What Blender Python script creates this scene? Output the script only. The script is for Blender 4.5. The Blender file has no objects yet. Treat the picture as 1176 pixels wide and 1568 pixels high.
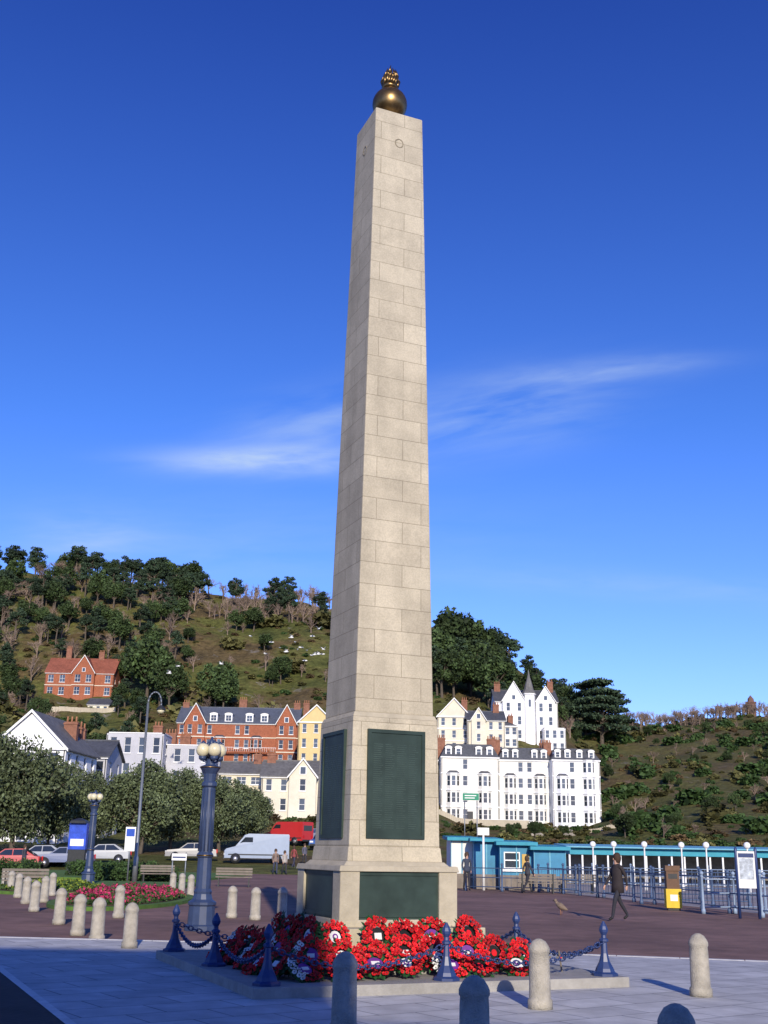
import bpy, math, random
import numpy as np
from mathutils import Vector, Matrix, noise
R=random.Random(11)
SC=bpy.context.scene
def link(o): SC.collection.objects.link(o); return o
# ---------------------------------------------------------------- materials
_m={}
def mat(name,col=(.5,.5,.5),rough=.8,var=.12,scale=3.0,bump=.0,metal=0.,dirt=.0,island=0.,objrand=0.,spec=.3):
    if name in _m: return _m[name]
    m=bpy.data.materials.new(name); m.use_nodes=True; nt=m.node_tree; N=nt.nodes; L=nt.links
    p=N['Principled BSDF']; p.inputs['Roughness'].default_value=rough; p.inputs['Metallic'].default_value=metal
    p.inputs['Specular IOR Level'].default_value=spec
    tc=N.new('ShaderNodeTexCoord'); nz=N.new('ShaderNodeTexNoise'); nz.inputs['Scale'].default_value=scale; nz.inputs['Detail'].default_value=3
    nz.inputs['Roughness'].default_value=.65
    L.new(tc.outputs['Object'],nz.inputs['Vector'])
    mr=N.new('ShaderNodeMapRange'); mr.inputs[1].default_value=.3; mr.inputs[2].default_value=.7
    mr.inputs[3].default_value=1-var; mr.inputs[4].default_value=1+var
    L.new(nz.outputs['Fac'],mr.inputs[0]); last=mr.outputs[0]
    def mul(a,b):
        k=N.new('ShaderNodeMath'); k.operation='MULTIPLY'; L.new(a,k.inputs[0]); L.new(b,k.inputs[1]); return k.outputs[0]
    if dirt>0:
        n2=N.new('ShaderNodeTexNoise'); n2.inputs['Scale'].default_value=scale*.17; n2.inputs['Detail'].default_value=4
        L.new(tc.outputs['Object'],n2.inputs['Vector'])
        r2=N.new('ShaderNodeMapRange'); r2.inputs[1].default_value=.35; r2.inputs[2].default_value=.65
        r2.inputs[3].default_value=1-dirt; r2.inputs[4].default_value=1.0; L.new(n2.outputs['Fac'],r2.inputs[0]); last=mul(last,r2.outputs[0])
    if island>0:
        g=N.new('ShaderNodeNewGeometry'); r3=N.new('ShaderNodeMapRange'); r3.inputs[3].default_value=1-island; r3.inputs[4].default_value=1+island
        L.new(g.outputs['Random Per Island'],r3.inputs[0]); last=mul(last,r3.outputs[0])
    if objrand>0:
        g=N.new('ShaderNodeObjectInfo'); r3=N.new('ShaderNodeMapRange'); r3.inputs[3].default_value=1-objrand; r3.inputs[4].default_value=1+objrand
        L.new(g.outputs['Random'],r3.inputs[0]); last=mul(last,r3.outputs[0])
    vm=N.new('ShaderNodeVectorMath'); vm.operation='SCALE'; vm.inputs[0].default_value=col; L.new(last,vm.inputs['Scale'])
    L.new(vm.outputs[0],p.inputs['Base Color'])
    if bump>0:
        b=N.new('ShaderNodeBump'); b.inputs['Strength'].default_value=bump; b.inputs['Distance'].default_value=.03
        n3=N.new('ShaderNodeTexNoise'); n3.inputs['Scale'].default_value=scale*8; n3.inputs['Detail'].default_value=4
        L.new(tc.outputs['Object'],n3.inputs['Vector']); L.new(n3.outputs['Fac'],b.inputs['Height']); L.new(b.outputs[0],p.inputs['Normal'])
    _m[name]=m; return m
def brickmat(name,c1,c2,cm,bw,bh,mort,uv=False,rot=0,rough=.85,bump=.4,offset=.5,var=.15,nscale=4,freq=2,fine=0):
    m=bpy.data.materials.new(name); m.use_nodes=True; nt=m.node_tree; N=nt.nodes; L=nt.links; p=N['Principled BSDF']
    p.inputs['Roughness'].default_value=rough; p.inputs['Specular IOR Level'].default_value=.25
    tc=N.new('ShaderNodeTexCoord'); mp=N.new('ShaderNodeMapping'); mp.inputs['Rotation'].default_value=(0,0,rot)
    L.new(tc.outputs['UV' if uv else 'Object'],mp.inputs[0])
    b=N.new('ShaderNodeTexBrick'); b.inputs['Scale'].default_value=1; b.inputs['Brick Width'].default_value=bw; b.inputs['Row Height'].default_value=bh
    b.inputs['Mortar Size'].default_value=mort; b.inputs['Mortar Smooth'].default_value=.2; b.offset=offset; b.offset_frequency=freq
    b.inputs['Color1'].default_value=(*c1,1); b.inputs['Color2'].default_value=(*c2,1); b.inputs['Mortar'].default_value=(*cm,1)
    L.new(mp.outputs[0],b.inputs['Vector'])
    nz=N.new('ShaderNodeTexNoise'); nz.inputs['Scale'].default_value=nscale; nz.inputs['Detail'].default_value=6; nz.inputs['Roughness'].default_value=.7
    L.new(tc.outputs['Object'],nz.inputs['Vector'])
    mr=N.new('ShaderNodeMapRange'); mr.inputs[1].default_value=.3; mr.inputs[2].default_value=.7; mr.inputs[3].default_value=1-var; mr.inputs[4].default_value=1+var
    L.new(nz.outputs['Fac'],mr.inputs[0])
    mp2=N.new('ShaderNodeMapping'); mp2.inputs['Scale'].default_value=(1.3,1.3,.22)
    L.new(tc.outputs['Object'],mp2.inputs[0]); n2=N.new('ShaderNodeTexNoise'); n2.inputs['Scale'].default_value=1.6; n2.inputs['Detail'].default_value=4
    L.new(mp2.outputs[0],n2.inputs['Vector']); m2=N.new('ShaderNodeMapRange'); m2.inputs[1].default_value=.35; m2.inputs[2].default_value=.65; m2.inputs[3].default_value=.84; m2.inputs[4].default_value=1.05
    L.new(n2.outputs['Fac'],m2.inputs[0]); mu=N.new('ShaderNodeMath'); mu.operation='MULTIPLY'; L.new(mr.outputs[0],mu.inputs[0]); L.new(m2.outputs[0],mu.inputs[1])
    last=mu.outputs[0]
    if fine:
        n4=N.new('ShaderNodeTexNoise'); n4.inputs['Scale'].default_value=fine; n4.inputs['Detail'].default_value=2; L.new(tc.outputs['Object'],n4.inputs['Vector'])
        m4=N.new('ShaderNodeMapRange'); m4.inputs[1].default_value=.35; m4.inputs[2].default_value=.65; m4.inputs[3].default_value=.92; m4.inputs[4].default_value=1.08; L.new(n4.outputs['Fac'],m4.inputs[0])
        mu2=N.new('ShaderNodeMath'); mu2.operation='MULTIPLY'; L.new(last,mu2.inputs[0]); L.new(m4.outputs[0],mu2.inputs[1]); last=mu2.outputs[0]
    vm=N.new('ShaderNodeVectorMath'); vm.operation='SCALE'; L.new(b.outputs['Color'],vm.inputs[0]); L.new(last,vm.inputs['Scale'])
    L.new(vm.outputs[0],p.inputs['Base Color'])
    bp=N.new('ShaderNodeBump'); bp.inputs['Strength'].default_value=bump; bp.inputs['Distance'].default_value=.01; bp.invert=True
    L.new(b.outputs['Fac'],bp.inputs['Height']); L.new(bp.outputs[0],p.inputs['Normal'])
    _m[name]=m; return m
GLASS=mat('window_glass',(.035,.045,.06),.12,.3,.4,island=.8,spec=.8)
WHITE=mat('white_render',(.80,.78,.72),.75,.05,1.2,dirt=.10)
WHITEB=mat('white_paint',(.82,.82,.80),.6,.04,2,dirt=.06)
CREAM=mat('cream_render',(.72,.64,.46),.8,.06,1,dirt=.15)
CREAM2=mat('pale_cream_render',(.74,.68,.54),.8,.06,1,dirt=.15)
YELLOW=mat('yellow_render',(.68,.52,.25),.8,.06,1,dirt=.1)
GREYR=mat('grey_render',(.52,.52,.55),.8,.06,1,dirt=.15)
REDB=mat('red_brick',(.34,.115,.06),.85,.22,2.5,dirt=.15)
SLATE=mat('slate_roof',(.085,.09,.105),.6,.25,2.5,dirt=.2)
SLATEL=mat('slate_roof_weathered',(.16,.155,.15),.7,.25,2,dirt=.2)
TILE=mat('tile_roof_red',(.27,.09,.055),.75,.25,2,dirt=.2)
CHIM=mat('chimney_brick',(.24,.11,.07),.85,.25,2)
POT=mat('chimney_pot_clay',(.42,.2,.11),.8,.2,3)
DARK=mat('dark_metal',(.03,.032,.035),.45,.2,5)
BLUEP=mat('blue_lamp_paint',(.035,.055,.12),.4,.15,5,spec=.5)
NAVY=mat('navy_iron_paint',(.022,.045,.15),.42,.15,6,spec=.5)
BARK=mat('bark',(.10,.08,.06),.9,.3,3,bump=.4)
TWIG=mat('bare_twigs',(.21,.155,.12),.9,.3,1,objrand=.25)
LEAF_D=mat('foliage_dark',(.044,.070,.024),.7,.45,.35,island=.45,objrand=.35,spec=.2)
LEAF_P=mat('foliage_pine',(.034,.056,.030),.7,.4,.35,island=.45,objrand=.3,spec=.2)
LEAF_N=mat('foliage_olive_green',(.088,.112,.052),.6,.35,.6,island=.5,objrand=.15,spec=.3)
LEAF_B=mat('foliage_scrub',(.095,.092,.034),.8,.4,.5,island=.4,objrand=.5,spec=.1)
LEAF_R=mat('foliage_bracken',(.115,.080,.042),.85,.4,.5,island=.4,objrand=.4,spec=.1)
LEAF_H=mat('foliage_hedge',(.044,.082,.024),.7,.35,1.2,island=.4,spec=.2)
# ---------------------------------------------------------------- builder
class B:
    def __init__(s,name,loc=(0,0,0),rz=0): s.n=name; s.loc=loc; s.rz=rz; s.P={}
    def part(s,part,m,sm=False):
        if part not in s.P: s.P[part]=[[],[],m,sm]
        return s.P[part]
    def add(s,part,m,vs,fs,sm=False):
        P=s.part(part,m,sm); o=len(P[0]); P[0].extend([tuple(v) for v in vs]); P[1].extend([tuple(i+o for i in f) for f in fs])
    def quad(s,part,m,pts): s.add(part,m,pts,[tuple(range(len(pts)))])
    def box(s,part,m,x0,x1,y0,y1,z0,z1):
        s.add(part,m,[(x0,y0,z0),(x1,y0,z0),(x1,y1,z0),(x0,y1,z0),(x0,y0,z1),(x1,y0,z1),(x1,y1,z1),(x0,y1,z1)],
          [(3,2,1,0),(4,5,6,7),(0,1,5,4),(1,2,6,5),(2,3,7,6),(3,0,4,7)])
    def ob(s,part,m,fr,a0,a1,d0,d1,z0,z1):
        q=lambda a,d,z:(fr[0]+a*fr[2]+d*fr[3],fr[1]+a*fr[3]-d*fr[2],z)
        s.add(part,m,[q(a0,d1,z0),q(a1,d1,z0),q(a1,d0,z0),q(a0,d0,z0),q(a0,d1,z1),q(a1,d1,z1),q(a1,d0,z1),q(a0,d0,z1)],
          [(3,2,1,0),(4,5,6,7),(0,1,5,4),(1,2,6,5),(2,3,7,6),(3,0,4,7)])
    def slab(s,part,m,pts,t):
        n=len(pts); vs=list(pts)+[(p[0],p[1],p[2]-t) for p in pts]
        fs=[tuple(range(n)),tuple(range(2*n-1,n-1,-1))]+[(i,(i+1)%n+0,(i+1)%n+n,i+n) for i in range(n)]
        s.add(part,m,vs,fs)
    def lathe(s,part,m,prof,cx=0,cy=0,n=16,z0=0,sm=True,ph=0,sx=1,sy=1):
        vs=[];fs=[]
        for r,z in prof:
            for i in range(n):
                a=ph+2*math.pi*i/n; vs.append((cx+r*sx*math.cos(a),cy+r*sy*math.sin(a),z0+z))
        for k in range(len(prof)-1):
            for i in range(n):
                j=(i+1)%n; fs.append((k*n+i,k*n+j,(k+1)*n+j,(k+1)*n+i))
        fs.append(tuple(range(n-1,-1,-1))); fs.append(tuple((len(prof)-1)*n+i for i in range(n)))
        s.add(part,m,vs,fs,sm)
    def sph(s,part,m,c,r,n=12,sz=1,sy=1):
        h=n//2; s.lathe(part,m,[(max(.001,r*math.sin(math.pi*k/h)),-r*sz*math.cos(math.pi*k/h)) for k in range(h+1)],c[0],c[1],n,c[2],sy=sy)
    def tube(s,part,m,p0,p1,r0,r1=None,n=6,sm=True):
        r1=r0 if r1 is None else r1
        vs,fs=tube(p0,p1,r0,r1,n); s.add(part,m,vs,fs,sm)
    def mesh(s,part=None):
        me=bpy.data.meshes.new(s.n if part is None else part)
        ks=list(s.P) if part is None else [part]; V=[];F=[];MI=[];SM=[];mi={}
        for k in ks:
            v,f,m,sm=s.P[k]
            if m.name not in mi: mi[m.name]=len(mi); me.materials.append(m)
            o=len(V); V+=v; F+=[tuple(i+o for i in q) for q in f]; MI+=[mi[m.name]]*len(f); SM+=[sm]*len(f)
        me.from_pydata(V,[],F); me.polygons.foreach_set('material_index',MI); me.polygons.foreach_set('use_smooth',SM); me.update(); return me
    def done(s,single=False):
        if single: o=link(bpy.data.objects.new(s.n,s.mesh()))
        else:
            o=link(bpy.data.objects.new(s.n,None)); o.empty_display_size=.5
            for k in list(s.P):
                c=link(bpy.data.objects.new(k,s.mesh(k))); c.parent=o
        o.location=s.loc; o.rotation_euler=(0,0,s.rz); return o
def tube(p0,p1,r0,r1,n=6):
    p0=Vector(p0);p1=Vector(p1);d=(p1-p0).normalized(); a=d.orthogonal().normalized(); b=d.cross(a)
    vs=[];
    for p,r in((p0,r0),(p1,r1)):
        for i in range(n):
            t=2*math.pi*i/n; vs.append(tuple(p+a*(r*math.cos(t))+b*(r*math.sin(t))))
    fs=[(i,(i+1)%n,n+(i+1)%n,n+i) for i in range(n)]; fs+=[tuple(range(n-1,-1,-1)),tuple(range(n,2*n))]
    return vs,fs
def inst(name,me,loc,rz=0,sc=1,parent=None,rx=0):
    o=link(bpy.data.objects.new(name,me)); o.location=loc; o.rotation_euler=(rx,0,rz); o.scale=(sc,)*3 if not isinstance(sc,tuple) else sc
    if parent: o.parent=parent
    return o
def bX(b,d): return b*d/1800.0   # bearing units: 1800 = 45 degrees off the square's axis
# ---------------------------------------------------------------- terrain
Ys=[84,108,150,180,230,275,330,385,440,520,700]
TB=[(-.9,[0,1,3,6,16,28,43,75,100,100,60]),(-.322,[0,1,3.3,6,13,24,43,78,106,108,70]),(-.238,[0,1,3.3,6,13,24,43,76,104,106,70]),(-.155,[0,1,3.5,6.5,15,24,42,72,98.5,100,65]),
(-.07,[0,1,4,7,15,23,45,73,95.6,96,60]),(.012,[0,1,4,7,14,24,46,70,90,90,60]),(.067,[0,.8,2.5,4,8,27,45,65,80,80,50]),(.123,[0,.5,1.5,3,7,28,42,57,69,70,40]),
(.160,[0,.5,1.5,3,7,25,38,50,60,62,34]),(.178,[0,.5,1.5,3,7,21,33,45,53.5,54,30]),(.234,[0,.5,1.5,4,11,21,31,41,49.7,50,30]),(.332,[0,.5,2,5,13,23,34,44,55,55,30]),(.9,[0,.5,2,5,13,20,28,36,42,40,20])]
TT=[a for a,_ in TB]
def Hh(x,y,n=True):
    if y<=84: return 0.
    t=max(-.9,min(.9,x/y)); z=float(np.interp(t,TT,[np.interp(y,Ys,c) for _,c in TB]))
    if n:
        k=min(1,max(0,(y-110)/60))*.5+min(1,max(0,(y-280)/60))*1.5
        z+=k*(noise.fractal(Vector((x*.045,y*.03,3)),.8,2.2,4))*1.2
        if y>120: z+=.25*noise.noise(Vector((x*.4,y*.4,0)))
    return z
ts=np.linspace(-.9,.9,420); yy=list(np.arange(80,300,3.))+list(np.arange(300,460,2.5))+[470,490,520,560,620,700]
V=[];F=[]
for y in yy:
    for t in ts: V.append((t*y,y,Hh(t*y,y) if y>84 else -.3))
nt_=len(ts)
for j in range(len(yy)-1):
    for i in range(nt_-1): F.append((j*nt_+i,j*nt_+i+1,(j+1)*nt_+i+1,(j+1)*nt_+i))
me=bpy.data.meshes.new('hill'); me.from_pydata(V,[],F); me.polygons.foreach_set('use_smooth',[True]*len(F))
hm=bpy.data.materials.new('hillside_grass_bracken'); hm.use_nodes=True; nt=hm.node_tree;N=nt.nodes;L=nt.links;p=N['Principled BSDF'];p.inputs['Roughness'].default_value=.95;p.inputs['Specular IOR Level'].default_value=.1
tc=N.new('ShaderNodeTexCoord')
def nz(scale,det=6,rg=.6):
    n=N.new('ShaderNodeTexNoise'); n.inputs['Scale'].default_value=scale; n.inputs['Detail'].default_value=det; n.inputs['Roughness'].default_value=rg; L.new(tc.outputs['Object'],n.inputs['Vector']); return n.outputs['Fac']
def ramp(fac,st):
    r=N.new('ShaderNodeValToRGB'); e=r.color_ramp.elements
    while len(e)<len(st): e.new(.5)
    for el,(q,c) in zip(e,st): el.position=q; el.color=(*c,1) if len(c)==3 else c
    L.new(fac,r.inputs[0]); return r.outputs[0]
def mix(f,a,b,bt='MIX'):
    k=N.new('ShaderNodeMixRGB'); k.blend_type=bt
    if isinstance(f,float): k.inputs[0].default_value=f
    else: L.new(f,k.inputs[0])
    L.new(a,k.inputs[1]); L.new(b,k.inputs[2]); return k.outputs[0]
c1=ramp(nz(.035,6,.62),[(.32,(.07,.085,.026)),(.46,(.135,.14,.042)),(.56,(.145,.105,.05)),(.68,(.095,.075,.042))])
c2=ramp(nz(.5,5,.7),[(.3,(.42,.42,.42)),(.7,(1.3,1.3,1.25))])
c=mix(1.0,c1,c2,'MULTIPLY')
rk=ramp(nz(.12,6,.75),[(.60,(0,0,0)),(.67,(1,1,1))]); rc=ramp(nz(1.2,3),[(.3,(.14,.12,.10)),(.7,(.32,.29,.25))])
c=mix(rk,c,rc)
sx=N.new('ShaderNodeSeparateXYZ'); L.new(tc.outputs['Object'],sx.inputs[0]); mrr=N.new('ShaderNodeMapRange'); mrr.inputs[1].default_value=25; mrr.inputs[2].default_value=75; mrr.inputs[4].default_value=.45
L.new(sx.outputs[0],mrr.inputs[0]); br=N.new('ShaderNodeRGB'); br.outputs[0].default_value=(.11,.092,.048,1)
c=mix(mrr.outputs[0],c,br.outputs[0]); L.new(c,p.inputs['Base Color'])
bp=N.new('ShaderNodeBump'); bp.inputs['Distance'].default_value=1.2; bp.inputs['Strength'].default_value=.8; L.new(nz(.6,5,.7),bp.inputs['Height']); L.new(bp.outputs[0],p.inputs['Normal'])
me.materials.append(hm); link(bpy.data.objects.new('hill',me))
# ---------------------------------------------------------------- ground sheets
def sheet(name,pts,z,m):
    me=bpy.data.meshes.new(name); me.from_pydata([(a,b,z) for a,b in pts],[],[tuple(range(len(pts)))]); me.materials.append(m); return link(bpy.data.objects.new(name,me))
GR=mat('ground_grass',(.075,.10,.035),.95,.3,.5,dirt=.3)
sheet('ground',[(-4000,-4000),(4000,-4000),(4000,4000),(-4000,4000)],-.108,GR)
RD=mat('red_brown_asphalt',(.25,.145,.115),.92,.22,1.5,bump=.5,dirt=.35)
sheet('road',[(-60,-16),(60,-16),(60,30),(14.2,30),(4.9,72),(2,95),(-14,95),(-45,95),(-60,95)],-.104,RD)
SHADOW=mat('painted_shadow',(.045,.043,.045),.9,.2,2,bump=.4,dirt=.2)  # near-black colour standing in for cast shadow on the paving
PM=mat('promenade_paving',(.36,.32,.30),.9,.1,2,dirt=.2)
sheet('promenade_path',[(14.2,30),(60,30),(60,110),(0,110),(2,95),(4.9,72)],-.1,PM)
pav=brickmat('stone_paving',(.56,.555,.55),(.47,.465,.465),(.24,.24,.25),.9,.6,.012,rot=math.radians(-35),bump=.5,var=.14,nscale=2.5)
KERB=mat('kerb_granite',(.62,.61,.60),.85,.15,5,bump=.3)
b=B('pavement')
poly=[(-30,-14),(34,-14),(30,13.0),(14,17.5),(6.0,19.6),(-1,21.2),(-9,21.8),(-30,22.4)]
b.slab('paving',pav,[(x,y,0) for x,y in poly],.3)
for i in range(2,7):
    (x0,y0),(x1,y1)=poly[i],poly[i+1]; l=math.hypot(x1-x0,y1-y0); n=max(1,int(l/.95))
    for k in range(n):
        a=k/n; c_=(k+.985)/n; b.ob('kerb_stones',KERB,(x0,y0,(x1-x0)/l,(y1-y0)/l),a*l,c_*l,.004,.16,-.15,.006)
b.done()
b=B('shadow_patch'); b.slab('shadow_sheet',SHADOW,[(-30,-13.9,.006),(3.1,-13.9,.006),(2.4,0,.006),(-2.72,11.2,.006),(-5.3,16.8,.006),(-8,20.9,.006),(-30,21.3,.006)],.004)  # thin dark sheet over the paving, painting in the near-left cast shadow
def strip(part,m,p0,p1,w,z): 
    l=math.hypot(p1[0]-p0[0],p1[1]-p0[1]); u=((p1[0]-p0[0])/l,(p1[1]-p0[1])/l); b.add(part,m,[(p0[0]-u[1]*w,p0[1]+u[0]*w,z),(p0[0]+u[1]*w,p0[1]-u[0]*w,z),(p1[0]+u[1]*w,p1[1]-u[0]*w,z),(p1[0]-u[1]*w,p1[1]+u[0]*w,z)],[(0,1,2,3)])
strip('shadow_edging',KERB,(2.4,0),(-2.72,11.2),.05,.010); strip('shadow_edging',KERB,(-2.73,11.22),(-5.3,16.8),.05,.010); b.done()  # pale strips along the border of the painted shadow
WL=mat('road_paint_white',(.75,.75,.72),.7,.2,6)
b=B('road_markings')
for k in range(9):
    y=36+k*6; x=-1.2+(y-36)*-.02; b.quad('white_dashes',WL,[(x,y,-.098),(x+.14,y,-.098),(x+.1,y+2.5,-.098),(x-.04,y+2.5,-.098)])
b.done()
# ---------------------------------------------------------------- obelisk memorial
TH=math.radians(23); CX,CY=-.03,16.8
STONE=brickmat('memorial_granite_blocks',(.52,.46,.345),(.45,.395,.295),(.28,.24,.17),.74,.335,.005,uv=True,bump=.35,var=.13,nscale=3,offset=.42,freq=2,fine=45)
STP=mat('memorial_granite_plain',(.48,.425,.32),.85,.14,4,bump=.25,dirt=.14)
STEP=mat('granite_step',(.36,.345,.32),.85,.16,5,bump=.3,dirt=.2)
BRZ=mat('bronze_patina',(.045,.072,.060),.5,.25,2.5,metal=.3,dirt=.25)
BRZL=mat('bronze_letters',(.062,.092,.076),.45,.2,6,metal=.4)
GOLD=mat('gilt_bronze',(.27,.17,.07),.36,.3,5,metal=.9,dirt=.35)
mon=link(bpy.data.objects.new('obelisk_war_memorial',None)); mon.location=(CX,CY,0); mon.rotation_euler=(0,0,TH)
def frust(name,s0,s1,z0,z1,m,par=mon,bev=.012,uoff=0):
    import bmesh
    bm=bmesh.new(); vs=[]
    for s,z in((s0,z0),(s1,z1)):
        for x,y in((-1,-1),(1,-1),(1,1),(-1,1)): vs.append(bm.verts.new((x*s/2,y*s/2,z)))
    fs=[bm.faces.new([vs[i] for i in q]) for q in((3,2,1,0),(4,5,6,7),(0,1,5,4),(1,2,6,5),(2,3,7,6),(3,0,4,7))]
    if bev: bmesh.ops.bevel(bm,geom=bm.edges[:],offset=bev,segments=2,affect='EDGES',profile=.6)
    uv=bm.loops.layers.uv.new('UVMap')
    for f in bm.faces:
        n=f.normal
        for lp in f.loops:
            c=lp.vert.co
            if abs(n.z)>.8: u,v=c.x,c.y+.2
            elif abs(n.y)>=abs(n.x): u,v=c.x+uoff+.31,c.z
            else: u,v=c.y+uoff+1.13,c.z
            lp[uv].uv=(u+20,v)
    me=bpy.data.meshes.new(name); bm.to_mesh(me); bm.free(); me.materials.append(m); o=link(bpy.data.objects.new(name,me)); o.parent=par; return o
frust('platform_slab',5.0,5.0,-.02,.12,STEP)
frust('lower_step',3.1,3.1,.118,.34,STEP)
frust('upper_step',2.3,2.3,.338,.64,STP)
frust('plinth_core',1.66,1.66,.64,1.36,BRZ)
frust('plinth_base_course',1.76,1.76,.638,.73,STP)
frust('plinth_cap',1.78,1.74,1.34,1.415,STP); frust('plinth_cap_upper',1.58,1.46,1.413,1.47,STP)
frust('die_base_moulding',1.425,1.385,1.468,1.66,STONE)
frust('die',1.365,1.31,1.658,3.42,STONE,uoff=.2)
frust('die_cap_chamfer',1.315,1.25,3.418,3.49,STP)
frust('shaft',1.22,.865,3.488,13.66,STONE,bev=.02)
frust('shaft_cap',.83,.30,13.655,13.76,STP)
b=B('x')
for k in range(4):
    a=k*math.pi/2; ux,uy=math.cos(a),math.sin(a); h=.83
    fr=(-ux*h+uy*h,-uy*h-ux*h,ux,uy)
    w=2*h
    b.ob('plinth_corner_piers',STP,fr,-.03,.24,-.02,.035,.73,1.34); b.ob('plinth_corner_piers',STP,fr,w-.24,w+.03,-.02,.035,.73,1.34)
    b.ob('plinth_panel_frames',BRZ,fr,.25,w-.25,.0,.015,.76,.80); b.ob('plinth_panel_frames',BRZ,fr,.25,w-.25,.0,.015,1.29,1.335)
    hb=.668; fr=(-ux*hb+uy*hb,-uy*hb-ux*hb,ux,uy); w=2*hb; c0=w/2
    b.ob('bronze_tablet',BRZ,fr,c0-.40,c0+.40,-.05,.020,1.80,3.22)
    for (a0,a1,z0,z1) in((c0-.44,c0-.39,1.77,3.25),(c0+.39,c0+.44,1.77,3.25),(c0-.39,c0+.39,1.77,1.82),(c0-.39,c0+.39,3.20,3.25)):
        b.ob('tablet_frame',BRZ,fr,a0,a1,-.05,.036,z0,z1)
    rr=random.Random(k)
    for col in range(4):
        for row in range(40):
            z=3.04-row*.029
            x=c0-.35+col*.18; l=.09+rr.random()*.06; b.ob('tablet_lettering',BRZL,fr,x,x+l,.0205,.0225,z,z+.009)
    s=.885/2; fr=(-ux*s+uy*s,-uy*s-ux*s,ux,uy); c0=s
    n=18
    for i in range(n):
        t0=2*math.pi*i/n;t1=2*math.pi*(i+1)/n
        P=lambda t:(fr[0]+(c0+.07*math.cos(t))*ux-.008*uy,fr[1]+(c0+.07*math.cos(t))*uy+.008*ux,13.06+.08*math.sin(t))
        b.tube('carved_wreath',STONE,P(t0),P(t1),.016,.016,6)
b.lathe('ball_collar',STP,[(.2,0),(.19,.05),(.12,.07),(.14,.1)],0,0,20,13.74)
b.sph('bronze_ball',GOLD,(0,0,14.12),.305,32)
b.lathe('flame_cup',GOLD,[(.05,0),(.13,.04),(.15,.09),(.12,.12)],0,0,16,14.39)
rr=random.Random(5)
for i in range(30):
    a=rr.random()*6.28; r=.03+.10*rr.random(); z=14.47+rr.random()*.06; ht=.22+.22*rr.random()*(1-r*3)
    p0=Vector((r*math.cos(a),r*math.sin(a),z)); pm=p0+Vector((.05*math.cos(a+1),.05*math.sin(a+1),ht*.5)); p1=pm+Vector((-.05*math.cos(a),-.05*math.sin(a),ht*.5))
    b.tube('bronze_flame',GOLD,p0,pm,.032,.03,6); b.tube('bronze_flame',GOLD,pm,p1,.03,.003,6)
for k in b.P:
    c=link(bpy.data.objects.new(k,b.mesh(k))); c.parent=mon
# ---------------------------------------------------------------- chain posts + chains
b=B('chain_post'); b.lathe('body',NAVY,[(.17,0),(.17,.03),(.13,.05),(.115,.09),(.07,.17),(.045,.27),(.036,.40),(.06,.415),(.06,.44),(.035,.455),(.032,.49),(.055,.53),(.06,.56),(.045,.60),(.012,.66)],n=8,sm=False)
cpm=b.mesh()
a_=2.28; pts=[(-a_,-a_),(0,-a_),(a_,-a_),(a_,0),(a_,a_),(0,a_),(-a_,a_),(-a_,0)]
def W(x,y,z=0): return (CX+x*math.cos(TH)-y*math.sin(TH),CY+x*math.sin(TH)+y*math.cos(TH),z)
for x,y in pts: inst('chain_post',cpm,W(x,y,.12),TH)
b=B('post_chain'); 
def link_(b,p,d,roll,l=.085,w=.03,r=.010):
    d=d.normalized(); s=d.cross(Vector((0,0,1))).normalized(); u=s.cross(d); s2=s*math.cos(roll)+u*math.sin(roll)
    pp=[]
    for i in range(8):
        t=2*math.pi*i/8; pp.append(p+d*(l/2*1.15*math.cos(t))+s2*(w*math.sin(t)))
    for i in range(8): b.tube('chain',NAVY,pp[i],pp[(i+1)%8],r,r,5)
for i in range(8):
    p0=Vector(W(*pts[i],.53));p1=Vector(W(*pts[(i+1)%8],.53)); n=34; pr=None
    for k in range(n+1):
        t=k/n; q=p0.lerp(p1,t); q.z-=.24*4*t*(1-t)
        if pr: link_(b,(q+pr)/2,q-pr,(k%2)*math.pi/2)
        pr=q
b.done(True)
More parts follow.
